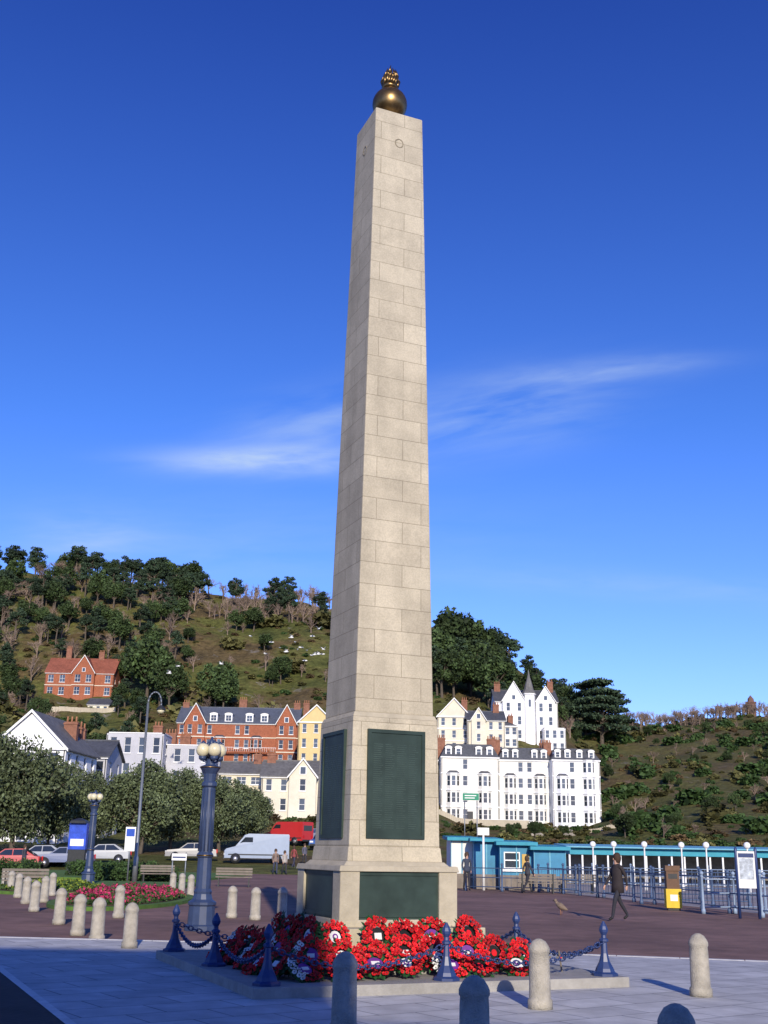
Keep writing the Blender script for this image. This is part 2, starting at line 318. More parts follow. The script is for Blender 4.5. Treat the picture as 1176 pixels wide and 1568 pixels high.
# ---------------------------------------------------------------- wreaths
RED=mat('poppy_red',(.60,.012,.018),.55,.25,14,island=.4,objrand=.2); BLK=mat('poppy_black',(.015,.015,.015),.6,.1,5); WRG=mat('wreath_leaves',(.02,.08,.025),.6,.3,12,island=.3)
WCARD=mat('wreath_card',(.75,.74,.70),.6,.05,5); PUR=mat('wreath_ribbon_purple',(.16,.03,.25),.5,.1,5)
def wreath(seed,kind):
    r=random.Random(seed); b=B('poppy_wreath')
    for i in range(20):
        t0=2*math.pi*i/20;t1=2*math.pi*(i+1)/20
        b.tube('backing',WRG if kind!=4 else BLK,(.165*math.cos(t0),0.02,.165*math.sin(t0)),(.165*math.cos(t1),.02,.165*math.sin(t1)),.04,.04,6)
    rings=[(.125,14),(.172,19),(.212,22)]
    for rad,n in rings:
        for i in range(n):
            if r.random()<.07: continue
            t=2*math.pi*(i+r.random()*.5)/n; c=Vector((rad*math.cos(t),-.03-.02*r.random()-(.02 if rad==.172 else 0),rad*math.sin(t)))
            col=WCARD if (kind==2 and seed<5 and (i*3//n)%3==1) else RED
            nrm=Vector(((rad-.17)*8*math.cos(t)+r.uniform(-.5,.5),-1,(rad-.17)*8*math.sin(t)+r.uniform(-.5,.5))).normalized(); u=nrm.orthogonal().normalized(); v=nrm.cross(u)
            pr=.028+.008*r.random(); vs=[c-nrm*.012]
            for k in range(8):
                a=k*math.pi/4; q=pr*(1 if k%2 else .86); vs.append(c+u*q*math.cos(a)+v*q*math.sin(a)+nrm*.010*(k%2))
            b.add('poppies_'+col.name,col,vs,[(0,1+k,1+(k+1)%8) for k in range(8)])
            vs=[c+nrm*.003+(u*math.cos(k)+v*math.sin(k))*.008 for k in range(6)]
            b.add('centres',BLK,vs,[tuple(range(6))])
    disc=lambda part,m,rr_,y:b.add(part,m,[(rr_*math.cos(k*.524),y,rr_*math.sin(k*.524)) for k in range(12)],[tuple(range(12))])
    if kind==0: disc('card',WCARD,.085,-.02); disc('badge',PUR,.045,-.024); disc('badge_mid',WCARD,.022,-.027)
    if kind==1: disc('card',BLK,.10,-.01); b.box('label',WCARD,-.05,.05,-.03,-.02,-.05,.03)
    if kind==2: disc('card',PUR,.095,-.02); b.box('label',WCARD,-.05,.05,-.03,-.022,-.03,.02)
    if kind==3: disc('card',BLK,.10,.0); b.box('label',WCARD,-.05,.05,-.075,-.07,-.22,-.15)
    if kind==4: disc('card',BLK,.10,.0); disc('badge',RED,.045,-.01)
    for i in range(22):
        t=r.random()*6.28; rad=.225; c=Vector((rad*math.cos(t),.0,rad*math.sin(t))); o=Vector((math.cos(t),0,math.sin(t))); s=Vector((-math.sin(t),-.3,math.cos(t)))*.022
        b.add('leaves',WRG,[c-s,c+o*.05,c+s,c-o*.03],[(0,1,2,3)])
    return b.mesh()
wm=[wreath(i,i%5) for i in range(10)]
r=random.Random(3)
def wl(face,k,dist,z,tilt,i):
    if face==0: x,y,rz=k,-dist,TH
    else: x,y,rz=-dist,-k,TH-math.pi/2
    o=inst('poppy_wreath',wm[i%10],W(x,y,z),rz+r.uniform(-.3,.3),r.uniform(.88,1.15),rx=-math.radians(tilt))
i=0
for f,tiers in((0,((5,-1.05,.8,1.29,.54,20),(8,-1.55,1.35,1.66,.335,24),(7,-1.8,1.1,1.95,.235,50))),(1,((4,-.4,1.05,1.29,.54,20),(6,-1.0,1.5,1.66,.335,24),(5,-.8,1.7,1.95,.235,50)))):
    for n,k0,k1,dist,z,tl in tiers:
        for k in range(n):
            q=k0+(k1-k0)*k/(n-1)+r.uniform(-.09,.09)
            wl(f,q,dist+r.uniform(-.02,.07),z+r.uniform(-.01,.05),tl+r.uniform(-8,10),i); i+=r.randrange(1,4)
TIM=mat('timber_boards',(.20,.17,.14),.8,.2,3)
b=B('remembrance_cross')
b.box('post',TIM,-.012,.012,-.006,.006,-.02,.26); b.box('arm',TIM,-.07,.07,-.010,.010,.16,.19); b.add('poppy',RED,[(.026*math.cos(k),-.013,.175+.026*math.sin(k)) for k in range(6)],[tuple(range(6))]); crm=b.mesh()
for k in range(5): inst('remembrance_cross',crm,W(1.3+k*.17,-1.72+.05*(k%2),.12),TH+.1*k,rx=-.15)
# ---------------------------------------------------------------- bollards
BOL=mat('bollard_concrete',(.46,.425,.36),.9,.2,8,bump=.6,dirt=.25)
b=B('stone_bollard'); b.lathe('b',BOL,[(.135,0),(.135,.09),(.118,.11),(.112,.5),(.108,.56),(.118,.575),(.118,.61),(.105,.64),(.075,.685),(.03,.71),(.001,.715)],n=20)
bm_=b.mesh()
for x,y in[(-.28,11.1),(.75,9.2),(1.79,13.2),(3.92,14.6),(1.9,7.7),(-4.08,19.9)]: inst('stone_bollard',bm_,(x,y,0),R.random()*6)
for px,d in[(152,22.4),(122,23.8),(92,27),(182,29.8),(52,32),(38,36),(25,40),(13,43.5),(3,47),(391,30),(432,30.4),(355,30.7),(262,46),(276,45),(290,43),(77,42),(66,37)]:
    inst('stone_bollard',bm_,(bX(px-577,d)*.985,d,-.1),R.random()*6,1.1)
# ---------------------------------------------------------------- vegetation
def leafq(rng,P,size):
    n=len(P); a=rng.normal(size=(n,3)); a/=np.linalg.norm(a,axis=1)[:,None]; c=rng.normal(size=(n,3)); bb=np.cross(a,c); bb/=np.linalg.norm(bb,axis=1)[:,None]
    s=size*rng.uniform(.6,1.35,size=(n,1)); a=a*s; bb=bb*s*.6
    v=np.stack([P-a,P-bb,P+a,P+bb],1).reshape(-1,3); return v
def tree_mesh(name,kind,seed,H=10,leaf=.3,nb=26,nl=150,ml=LEAF_D,w=.42):
    rng=np.random.default_rng(seed); V=[];F=[];MI=[]
    def addt(p0,p1,r0,r1,n=5):
        v,f=tube(p0,p1,r0,r1,n); o=len(V); V.extend(v); F.extend([tuple(i+o for i in q) for q in f]); MI.extend([0]*len(f))
    C=[];Rb=[]
    if kind in('broad','dome'):
        cz,rz_=(.60,.36) if kind=='broad' else (.54,.42)
        for i in range(nb):
            d=rng.normal(size=3); d/=np.linalg.norm(d); f=rng.uniform(.35,1)**.6
            rad=w*H*(1+.18*math.sin(seed+3*math.atan2(d[1],d[0])))
            rb=H*rng.uniform(.085,.16); 
            C.append(np.array([d[0]*f*(rad-rb*.6),d[1]*f*(rad-rb*.6),cz*H+d[2]*f*(rz_*H-rb*.6)])); Rb.append(rb)
        th=.32 if kind=='broad' else .2
    elif kind=='pine':
        for i in range(nb):
            a=rng.uniform(0,6.28); z=rng.uniform(.52,.97); f=math.sqrt(rng.uniform(0,1))*w*H*(1.15-.75*(z-.5)/.5)
            C.append(np.array([f*math.cos(a),f*math.sin(a),z*H])); Rb.append(H*rng.uniform(.07,.13))
        th=.55
    elif kind=='cedar':
        for l in range(6):
            z=.25+.13*l; rad=w*H*(1.1-.14*l)
            for i in range(nb//6):
                a=rng.uniform(0,6.28); f=rad*math.sqrt(rng.uniform(.1,1)); C.append(np.array([f*math.cos(a),f*math.sin(a),(z+rng.uniform(-.02,.03))*H])); Rb.append(H*rng.uniform(.08,.14))
        th=.8
    if kind!='bare':
        tz=th*H; x=rng.normal(0,.02*H,2)
        addt((0,0,-.5),(x[0],x[1],tz),.028*H,.018*H,7)
        if kind in('pine','cedar'): addt((x[0],x[1],tz),(x[0]*1.5,x[1]*1.5,.93*H),.018*H,.005*H,6)
        for c,rb in zip(C,Rb):
            z0=tz if kind in('broad','dome') else min(c[2]-.03*H,.9*H); q=Vector((x[0],x[1],max(z0*rng.uniform(.8,1),.1))); m_=q.lerp(Vector(c),.5)+Vector((0,0,.03*H))
            addt(q,m_,.010*H,.007*H,4); addt(m_,c,.007*H,.002*H,4)
        P=[]
        for c,rb in zip(C,Rb):
            d=rng.normal(size=(nl,3)); d/=np.linalg.norm(d,axis=1)[:,None]; f=rng.uniform(.25,1.12,size=(nl,1))**.6
            if kind in('pine',): d[:,2]*=.55
            if kind=='cedar': d[:,2]*=.28; d[:,:2]*=1.3
            P.append(c+d*f*rb)
        lv=leafq(rng,np.concatenate(P),leaf); o=len(V); V.extend(map(tuple,lv)); n=len(lv)//4
        F.extend([(o+4*i,o+4*i+1,o+4*i+2,o+4*i+3) for i in range(n)]); MI.extend([1]*n)
    else:
        def br(p,d,l,r_,lev):
            q=p+d*l; addt(p,q,r_,r_*.65,4 if lev<2 else 3)
            if lev>=4: return
            for k in range(3 if lev else 6):
                nd=(d+Vector(rng.normal(0,.42,3))+Vector((0,0,.12))).normalized(); br(p.lerp(q,rng.uniform(.6,1)),nd,l*rng.uniform(.55,.8),r_*.62,lev+1)
        br(Vector((0,0,-.3)),Vector((0,0,1)),.32*H,.026*H,0)
    me=bpy.data.meshes.new(name); me.from_pydata(V,[],F); me.materials.append(BARK if kind!='bare' else TWIG)
    if kind!='bare': me.materials.append(ml)
    me.polygons.foreach_set('material_index',MI); return me
def bush_mesh(seed,ml=LEAF_B,nb=7,nl=45,leaf=.19):
    rng=np.random.default_rng(seed); P=[]
    for i in range(nb):
        a=rng.uniform(0,6.28); f=rng.uniform(0,.6); c=np.array([f*math.cos(a),f*math.sin(a),rng.uniform(.15,.55)]); rb=rng.uniform(.25,.45)
        d=rng.normal(size=(nl,3)); d/=np.linalg.norm(d,axis=1)[:,None]; P.append(c+d*rng.uniform(.3,1.1,size=(nl,1))*rb)
    P=np.concatenate(P); P=P[P[:,2]>-.1]; lv=leafq(rng,P,leaf); n=len(lv)//4
    me=bpy.data.meshes.new('bush'); me.from_pydata(list(map(tuple,lv)),[],[(4*i,4*i+1,4*i+2,4*i+3) for i in range(n)]); me.materials.append(ml); return me
TM={'broad':[tree_mesh('broad','broad',s,10,.32,30,95,LEAF_D,.40) for s in range(4)],
 'pine':[tree_mesh('pine','pine',s+20,10,.26,24,80,LEAF_P,.26) for s in range(4)],
 'cedar':[tree_mesh('cedar','cedar',s+30,10,.24,66,85,LEAF_P,.36) for s in range(2)],
 'bare':[tree_mesh('bare','bare',s+40,10) for s in range(4)],
 'bush':[bush_mesh(s+50) for s in range(4)],'gbush':[bush_mesh(s+60,LEAF_H) for s in range(3)],'rbush':[bush_mesh(s+80,LEAF_R) for s in range(3)]}
keep=[]
def clear(x,y,top):
    bb=x/y*1800
    for b0,b1,Y,zb,dp in keep:
        if b0-4<bb<b1+4:
            if Y-1<y<Y+dp+1: return False
            if y<=Y and (top-1.6)/y>(zb+1.2-1.6)/Y: return False
    return True
# ---------------------------------------------------------------- buildings
def facade(b,fr,w,z0,z1,ops,wall,frame=WHITEB,part='walls',rev=.22,sill=True,nb=1):
    q=lambda a,d,z:(fr[0]+a*fr[2]+d*fr[3],fr[1]+a*fr[3]-d*fr[2],z)
    xs=sorted({0,w}|{o[0] for o in ops}|{o[1] for o in ops}); zs=sorted({z0,z1}|{o[2] for o in ops}|{o[3] for o in ops})
    for i in range(len(xs)-1):
        for j in range(len(zs)-1):
            cx=(xs[i]+xs[i+1])/2; cz=(zs[j]+zs[j+1])/2
            if any(o[0]<cx<o[1] and o[2]<cz<o[3] for o in ops): continue
            b.quad(part,wall,[q(xs[i],0,zs[j]),q(xs[i+1],0,zs[j]),q(xs[i+1],0,zs[j+1]),q(xs[i],0,zs[j+1])])
    for x0,x1,a,c in ops:
        for e in([(x0,a),(x1,a)],[(x1,a),(x1,c)],[(x1,c),(x0,c)],[(x0,c),(x0,a)]):
            (p0,s0),(p1,s1)=e; b.quad(part,wall,[q(p0,0,s0),q(p1,0,s1),q(p1,-rev,s1),q(p0,-rev,s0)])
        b.quad('windows',GLASS,[q(x0,-rev,a),q(x1,-rev,a),q(x1,-rev,c),q(x0,-rev,c)])
        f=.06
        b.ob('window_frames',frame,fr,x0,x0+f,-rev+.01,-rev+.07,a,c); b.ob('window_frames',frame,fr,x1-f,x1,-rev+.01,-rev+.07,a,c)
        b.ob('window_frames',frame,fr,x0+f,x1-f,-rev+.01,-rev+.07,a,a+f); b.ob('window_frames',frame,fr,x0+f,x1-f,-rev+.01,-rev+.07,c-f,c)
        b.ob('window_frames',frame,fr,x0+f,x1-f,-rev+.012,-rev+.09,(a+c)/2-.03,(a+c)/2+.03)
        for k in range(nb):
            xc=x0+(x1-x0)*(k+1)/(nb+1)
            if x1-x0>1.2: b.ob('window_frames',frame,fr,xc-.03,xc+.03,-rev+.014,-rev+.06,a+f,c-f)
        if sill: b.ob('sills',frame,fr,x0-.1,x1+.1,-.02,.12,a-.13,a-.003)
def building(name,bc,D,w,dp,zb,H,fl,cols,wall,roof=SLATE,rk='gablex',rh=3,gables=(),dormers=(),bays=(),chims=(),rz=0,ww=1.0,wf=.6,band=None,low=5,trim=WHITEB,sidecols=2,doors=()):
    X=bX(bc,D); keep.append((bc-w/2/D*1800,bc+w/2/D*1800,D,zb,dp))
    b=B(name,(X,D,zb),rz); fh=H/fl; h=w/2
    occ=[(g[0],g[1]/2) for g in gables]+[(g[0],g[1]/2) for g in bays]
    b.box('foundation',wall,-h+.01,h-.01,.01,dp-.01,-low,0)
    def ops(wd,n,x_off=0,skip=True,wid=ww):
        o=[]
        for f in range(fl):
            for i in range(n):
                c=wd*(i+.5)/n
                if skip and any(abs((c-h)-g[0])<g[1]+wid/2+.1 for g in occ): continue
                z=f*fh+fh*.24; o.append((c-wid/2,c+wid/2,z,z+fh*wf))
        return o
    facade(b,(-h,0,1,0),w,0,H,ops(w,cols),wall)
    facade(b,(h,0,0,1),dp,0,H,ops(dp,sidecols,skip=False),wall); facade(b,(-h,dp,0,-1),dp,0,H,ops(dp,sidecols,skip=False),wall); facade(b,(h,dp,-1,0),w,0,H,[],wall)
    if band:
        for f in range(1,fl): b.ob('string_courses',band,(-h,0,1,0),-.06,w+.06,.003,.12,f*fh-.12,f*fh+.08)
    if rk!='flat' : b.ob('cornice',trim,(-h,0,1,0),-.15,w+.15,.003,.28,H-.28,H-.02)
    o=.35
    if rk=='gablex':
        m=dp/2; b.slab('roof',roof,[(-h-o,-o,H-.0),(h+o,-o,H),(h+o,m,H+rh),(-h-o,m,H+rh)],.14); b.slab('roof',roof,[(-h-o,m,H+rh+.001),(h+o,m,H+rh+.001),(h+o,dp+o,H),(-h-o,dp+o,H)],.14)
        for s in(-h,h): b.quad('gable_walls',wall,[(s,0,H),(s,dp,H),(s,m,H+rh-.2)])
        b.box('ridge_tiles',roof,-h-o,h+o,m-.12,m+.12,H+rh-.05,H+rh+.1)
    elif rk=='gabley':
        b.slab('roof',roof,[(-h-o,-o,H-.2),(0,-o,H+rh),(0,dp+o,H+rh),(-h-o,dp+o,H-.2)],.14); b.slab('roof',roof,[(0,-o,H+rh+.001),(h+o,-o,H-.2),(h+o,dp+o,H-.2),(0,dp+o,H+rh+.001)],.14)
        for s in(0,dp): b.quad('gable_walls',wall,[(-h,s,H),(h,s,H),(0,s,H+rh-.15)])
        for sg in(-1,1): b.slab('bargeboards',trim,[(sg*(h+o),-o-.06,H-.15),(0,-o-.06,H+rh+.06),(0,-o-.002,H+rh+.06),(sg*(h+o),-o-.002,H-.15)],.32)
    elif rk in('mansard','hip'):
        i1=1.3 if rk=='mansard' else dp/2-.3
        A=[(-h-.1,-.1,H),(h+.1,-.1,H),(h+.1,dp+.1,H),(-h-.1,dp+.1,H)]; C=[(-h+i1,i1,H+rh),(h-i1,i1,H+rh),(h-i1,dp-i1,H+rh),(-h+i1,dp-i1,H+rh)]
        for k in range(4): b.quad('roof',roof,[A[k],A[(k+1)%4],C[(k+1)%4],C[k]])
        b.quad('roof',roof,C)
    else:
        b.quad('roof',roof,[(-h,0,H-.3),(h,0,H-.3),(h,dp,H-.3),(-h,dp,H-.3)])
        for fr,l in(((-h,0,1,0),w),((h,0,0,1),dp),((-h,dp,0,-1),dp)): b.ob('parapet_coping',trim,fr,-.08,l+.08,-.3,.08,H-.003,H+.14)
    for (gc,gw,gh,pr,gm) in gables:
        fr=(gc-gw/2,-pr,1,0); n=max(1,int(gw/2.2)); oo=[]
        for f in range(fl):
            for i in range(n):
                c=gw*(i+.5)/n; z=f*fh+fh*.24; oo.append((c-ww/2,c+ww/2,z,z+fh*wf))
        facade(b,fr,gw,0,H+.003,oo,gm)
        for s in(gc-gw/2,gc+gw/2): b.quad('walls',gm,[(s,-pr,-low),(s,.1,-low),(s,.1,H),(s,-pr,H)])
        b.quad('walls',gm,[(gc-gw/2,-pr,-low),(gc+gw/2,-pr,-low),(gc+gw/2,-pr,0),(gc-gw/2,-pr,0)])
        b.quad('gable_walls',gm,[(gc-gw/2,-pr,H),(gc+gw/2,-pr,H),(gc,-pr,H+gh)])
        b.ob('attic_window',WHITEB,(gc-.5,-pr,1,0),0,1,.003,.08,H+.2,H+1.4); b.ob('attic_glass',GLASS,(gc-.5,-pr,1,0),.12,.88,.081,.09,H+.3,H+1.3)
        for sg in(-1,1):
            b.slab('roof',roof,[(gc+sg*(gw/2+.3),-pr-.3,H-.2),(gc,-pr-.3,H+gh+.1),(gc,dp/2,H+gh+.1+.001*sg),(gc+sg*(gw/2+.3),dp/2,H-.2)],.12)
            b.slab('bargeboards',trim,[(gc+sg*(gw/2+.3),-pr-.36,H-.14),(gc,-pr-.36,H+gh+.18),(gc,-pr-.303,H+gh+.18),(gc+sg*(gw/2+.3),-pr-.303,H-.14)],.3)
        if band:
            for f in range(1,fl): b.ob('string_courses',band,fr,-.04,gw+.04,.003,.1,f*fh-.12,f*fh+.08)
    for (dc,dw,dh,dy) in dormers:
        fr=(dc-dw/2,dy,1,0); z0=H+.25; facade(b,fr,dw,z0,z0+dh,[(.2,dw-.2,z0+.2,z0+dh-.15)],trim,part='dormers',rev=.1,sill=False)
        for s in(dc-dw/2,dc+dw/2): b.quad('dormers',trim,[(s,dy,z0-.2),(s,dy+2.2,z0-.2),(s,dy+2.2,z0+dh),(s,dy,z0+dh)])
        b.quad('dormers',trim,[(dc-dw/2,dy,z0-.25),(dc+dw/2,dy,z0-.25),(dc+dw/2,dy,z0),(dc-dw/2,dy,z0)])
        n=6; pv=None
        for k in range(n+1):
            t=math.pi*k/n; q=(dc-(dw/2+.15)*math.cos(t),z0+dh+.45*math.sin(t))
            if pv: 
                b.slab('dormer_roofs',roof,[(pv[0],dy-.1,pv[1]+.08),(q[0],dy-.1,q[1]+.08),(q[0],dy+2.3,q[1]+.08),(pv[0],dy+2.3,pv[1]+.08)],.08)
                b.quad('dormers',trim,[(pv[0],dy-.01,z0+dh-.003),(q[0],dy-.01,z0+dh-.003),(q[0],dy-.01,q[1]+.06),(pv[0],dy-.01,pv[1]+.06)])
            pv=q
    for (bc_,bw,bd,bf) in bays:
        c=.28*bw; P=[(bc_-bw/2,0),(bc_-bw/2+c,-bd),(bc_+bw/2-c,-bd),(bc_+bw/2,0)]; zt=bf*fh
        for k in range(3):
            (x0,y0),(x1,y1)=P[k],P[k+1]; l=math.hypot(x1-x0,y1-y0); fr=(x0,y0,(x1-x0)/l,(y1-y0)/l); m_=.16 if k!=1 else .2
            oo=[(m_,l-m_,f*fh+fh*.22,f*fh+fh*.84) for f in range(bf)]; facade(b,fr,l,0,zt,oo,wall,rev=.12,sill=False); b.quad('walls',wall,[(x0,y0,-low),(x1,y1,-low),(x1,y1,0),(x0,y0,0)])
            for f in range(1,bf+1): b.ob('bay_cornices',trim,fr,-.05,l+.05,.003,.14,f*fh-.2,f*fh-.02)
        b.quad('bay_roofs',trim,[(*p_,zt+.02) for p_ in P])
        b.add('bay_roofs_lead',SLATE,[(*p_,zt+.03) for p_ in P]+[(bc_-bw/4,0,zt+.5),(bc_+bw/4,0,zt+.5)],[(0,1,4),(1,2,5,4),(2,3,5)])
    for (cx,cy,cw,ch) in chims:
        zt=H+ch; b.box('chimneys',CHIM,cx-cw/2,cx+cw/2,cy-.35,cy+.35,H-.5,zt); b.box('chimneys',CHIM,cx-cw/2-.08,cx+cw/2+.08,cy-.43,cy+.43,zt-.3,zt-.12)
        n=max(2,int(cw/.4))
        for k in range(n): b.lathe('chimney_pots',POT,[(.13,0),(.10,.55),(.13,.6)],cx-cw/2+cw*(k+.5)/n,cy,8,zt)
    for x_ in(-h+.15,h-.15): b.ob('downpipes',DARK,(-h,0,1,0),x_+h-.05,x_+h+.05,.004,.1,-.5,H-.3)
    for (dx,dw,dh) in doors: b.ob('doors',DARK,(-h,0,1,0),dx+h-dw/2,dx+h+dw/2,.003,.05,0,dh)
    return b
building('white_terrace_hotel',97+45,230,11.6,12,7.2,12.9,4,6,WHITE,rk='mansard',rh=2.6,dormers=[(-4.3,1.3,1.5,.15),(-2.3,1.3,1.5,.15),(1.8,1.3,1.5,.15),(4,1.3,1.5,.15)],bays=[(-3.4,2.8,.9,3),(2.9,2.8,.9,3)],chims=[(-5.3,6,1.8,4.2),(5.2,6,1.8,4.2)],rz=.05,band=WHITEB,ww=.95,doors=[(0,1.1,2.3)]).done()
building('white_terrace_hotel',228,231.5,10.8,12,7.2,12.6,4,6,WHITE,rk='mansard',rh=2.5,dormers=[(-3.9,1.2,1.5,.15),(-1.9,1.2,1.5,.15),(2.0,1.2,1.5,.15),(3.9,1.2,1.5,.15)],bays=[(-3,2.6,.9,3),(3,2.6,.9,3)],chims=[(-5,6,1.6,4.4),(4.9,6,1.8,4)],rz=.03,band=WHITEB,ww=.95).done()
WB=mat('bright_white_render',(.84,.84,.85),.7,.04,1.2,dirt=.06)
building('white_terrace_hotel',308,229,9.6,12,6.9,12.9,4,6,WB,rk='mansard',rh=2.3,dormers=[(-3.6,1.2,1.4,.15),(-1.6,1.2,1.4,.15),(.8,1.2,1.4,.15),(3.2,1.2,1.4,.15)],bays=[(-2.8,2.6,.9,3),(2.5,2.6,.9,4)],chims=[(-4.5,6,1.6,3.8)],rz=.06,band=WHITEB,ww=.95).done()
building('white_terrace_hotel',40,233,13.5,12,7.2,12.4,4,7,CREAM2,rk='mansard',rh=2.5,dormers=[(-4,1.2,1.5,.15),(3,1.2,1.5,.15)],bays=[(-3,2.8,.9,3)],chims=[(5,6,1.8,4)],rz=0).done()
building('cream_gabled_house',117,262,7.6,10,23.4,8.4,3,3,CREAM2,rk='gabley',rh=4.2,chims=[(2.8,6,1.4,4.5)],ww=.9,band=WHITEB).done()
building('cream_gabled_house',168,258,8.4,9,22.4,8.2,3,4,CREAM2,rk='gablex',rh=2.5,gables=[(-1.8,3.2,2.6,.6,WHITE)],chims=[(2.6,4,1.4,4.0)],ww=.85).done()
b=building('white_turreted_villa',232,276,15.2,11,27.5,9.8,3,6,WB,rk='gablex',rh=3.4,gables=[(-3.2,5.4,4.6,1.2,WB),(4.6,4.6,3.6,.8,WB)],dormers=[(.9,1.2,1.4,.3)],chims=[(-6.6,5,1.5,4.8),(6.6,5,1.4,5.6)],ww=.9,sidecols=3)
b.lathe('turret',WB,[(1.5,-4),(1.5,11.2),(1.75,11.3),(1.75,11.6)],.6,-.6,8,0,sm=False); b.lathe('turret_spire',SLATEL,[(1.85,11.6),(1.2,12.6),(.85,14.0),(.35,15.6),(.05,17.4)],.6,-.6,8,0,sm=False); b.sph('finial',DARK,(.6,-.6,17.5),.16,8)
b.quad('turret_windows',GLASS,[(.35,-2.12,8.3),(.85,-2.12,8.3),(.85,-2.12,10),(.35,-2.12,10)])
b.done()
building('white_villa_wing',196,270,6.5,8,25.3,5.4,2,4,WHITE,rk='hip',rh=1.6,chims=[(2,4,1.2,2.8)]).done()
building('white_villa_wing',276,272,5.2,8,24.5,6,2,3,WB,rk='flat',ww=.9).done()
BLUESL=mat('slate_roof_blue',(.10,.115,.15),.55,.2,2.5,dirt=.15)
b=building('red_brick_hotel',-225,260,27.6,12,19.5,9.6,3,13,REDB,roof=BLUESL,rk='gablex',rh=4.2,gables=[(-9.6,4.6,4.2,.9,REDB),(11.2,4.4,4.2,.9,REDB)],dormers=[(-5.6,1.7,1.7,.2),(-2.2,1.7,1.7,.2),(2.6,1.7,1.7,.2),(6,1.7,1.7,.2)],bays=[(-4,2.8,.9,2),(4.4,2.8,.9,2)],chims=[(-13,6,1.5,5.2),(.2,7,1.8,6.2),(13,6,1.5,5.5)],band=CREAM2,ww=1.0)
b.box('balcony',REDB,-7,9,-1.7,-.95,2.9,3.15)
for k in range(33): b.box('balcony_rail',WHITEB,-7+k*.5,-6.95+k*.5,-1.66,-1.6,3.15,4.0)
b.box('balcony_rail',WHITEB,-7,9.1,-1.68,-1.58,4.0,4.08); b.done()
building('yellow_gabled_house',-101,242,7.4,10,18.6,9.2,3,3,YELLOW,rk='gabley',rh=3.6,ww=.9,chims=[(-2.5,5,1.3,4.5)]).done()
building('cream_guest_house',-137,172,8.8,9,6.5,5.6,2,4,CREAM2,roof=SLATEL,rk='gablex',rh=2.6,gables=[(1.8,4.0,2.5,1.2,CREAM2)],chims=[(-3.4,4,1.3,3.6)],ww=.9).done()
building('cream_guest_house',-215,176,6.6,9,8.3,4.4,2,3,CREAM,roof=SLATEL,rk='gablex',rh=2.0,ww=1.5,wf=.5,chims=[(2,4,1.2,3.2)]).done()
building('grey_flat_roofed_house',-385,172,8.6,10,6.6,11.4,3,4,GREYR,roof=SLATEL,rk='flat',ww=1.0,chims=[(2.6,4,1.4,1.6)],trim=WHITEB).done()
building('grey_flat_roofed_house',-306,175,8.6,10,6.8,9.8,3,4,GREYR,roof=SLATEL,rk='flat',ww=1.0,chims=[(-3,4,1.8,2.2),(-.8,5,1.6,1.9)],trim=WHITEB).done()
building('white_gabled_house',-550,122,8.0,11,1.2,10.4,3,3,WB,roof=SLATEL,rk='gabley',rh=3.9,ww=1.1,rz=-.06,sidecols=4,chims=[(2.0,7,1.5,3.4),(1.6,10.3,1.3,3.2)],trim=WHITEB).done()
building('pale_blue_house',-462,136,5.4,8,1.6,10.2,3,3,GREYR,roof=SLATE,rk='gablex',rh=2.2,ww=1.0,chims=[(-1.8,4,1.3,3.6)]).done()
b=building('red_gabled_house',-482,330,20,10,43,7.2,2,6,REDB,roof=TILE,rk='gablex',rh=5,gables=[(1.4,6.4,5.0,1.2,REDB)],chims=[(-5,5,1.6,8.2),(4.8,5,1.6,7)],ww=1.6,band=CREAM2); b.done()
building('cream_cottage',-448,318,6,7,36.5,3.2,1,3,CREAM2,rk='gablex',rh=2,ww=1).done()
# row that stands behind the camera and shades the near paving
bb=B('hotel_across_square')
for nm,x0,x1,hh in(('left_block',-34,4.2,15.5),('right_block',4.2,38,12.6)):
    oo=[]
    n=int((x1-x0)/3)
    for f in range(4):
        for i_ in range(n):
            c_=(x1-x0)*(i_+.5)/n; oo.append((c_-.6,c_+.6,f*3.0+.7,f*3.0+2.3))
    facade(bb,(x1,-22,-1,0),x1-x0,0,hh,oo,CREAM2); bb.box(nm+'_mass',CREAM2,x0+.01,x1-.01,-34,-22.4,-.1,hh); bb.ob('cornice_'+nm,WHITEB,(x1,-22,-1,0),.01,x1-x0-.01,.003,.3,hh-.4,hh-.05)
bb.done()
# ---------------------------------------------------------------- hill woodland
def grove(name,specs):
    e=link(bpy.data.objects.new(name,None)); r=random.Random(len(name)*7+specs[0][4])
    for b0,b1,y0,y1,n,kinds,h0,h1 in specs:
        for k in range(n):
            Y=r.uniform(y0,y1); x=bX(r.uniform(b0,b1),Y); kd=r.choice(kinds); h=r.uniform(h0,h1); z=Hh(x,Y)
            if not clear(x,Y,z+h): continue
            lib=TM[kd]; sc=h/10 if 'bush' not in kd else h; s=(sc*r.uniform(.85,1.25),sc*r.uniform(.85,1.25),sc*(1 if 'bush' not in kd else .8))
            inst('tree' if 'bush' not in kd else 'shrub',r.choice(lib),(x,Y,z-.1),r.random()*6.28,s,e)
    return e
grove('ridge_woodland',[(-640,-300,393,445,105,['pine','pine','broad','bare','bare'],8,13),(-330,-60,400,442,85,['bare','bare','bare','bare','pine'],7,12),(-60,100,400,440,30,['bare','pine'],6,10),(-900,-640,390,445,40,['pine','broad'],8,13)])
grove('hillside_woodland',[(-620,-330,335,395,72,['broad','pine','bare','bare'],7,12),(-640,-380,215,330,120,['broad','bare','broad','bush','pine'],5,9),(-330,-80,300,400,34,['broad','bare','bare','bush'],5,9),(-340,-90,180,250,60,['gbush','bush','broad'],2.5,5),(-560,-300,140,200,40,['gbush','broad','bare'],3,7),(-900,-620,200,390,50,['broad','bare'],6,10)])
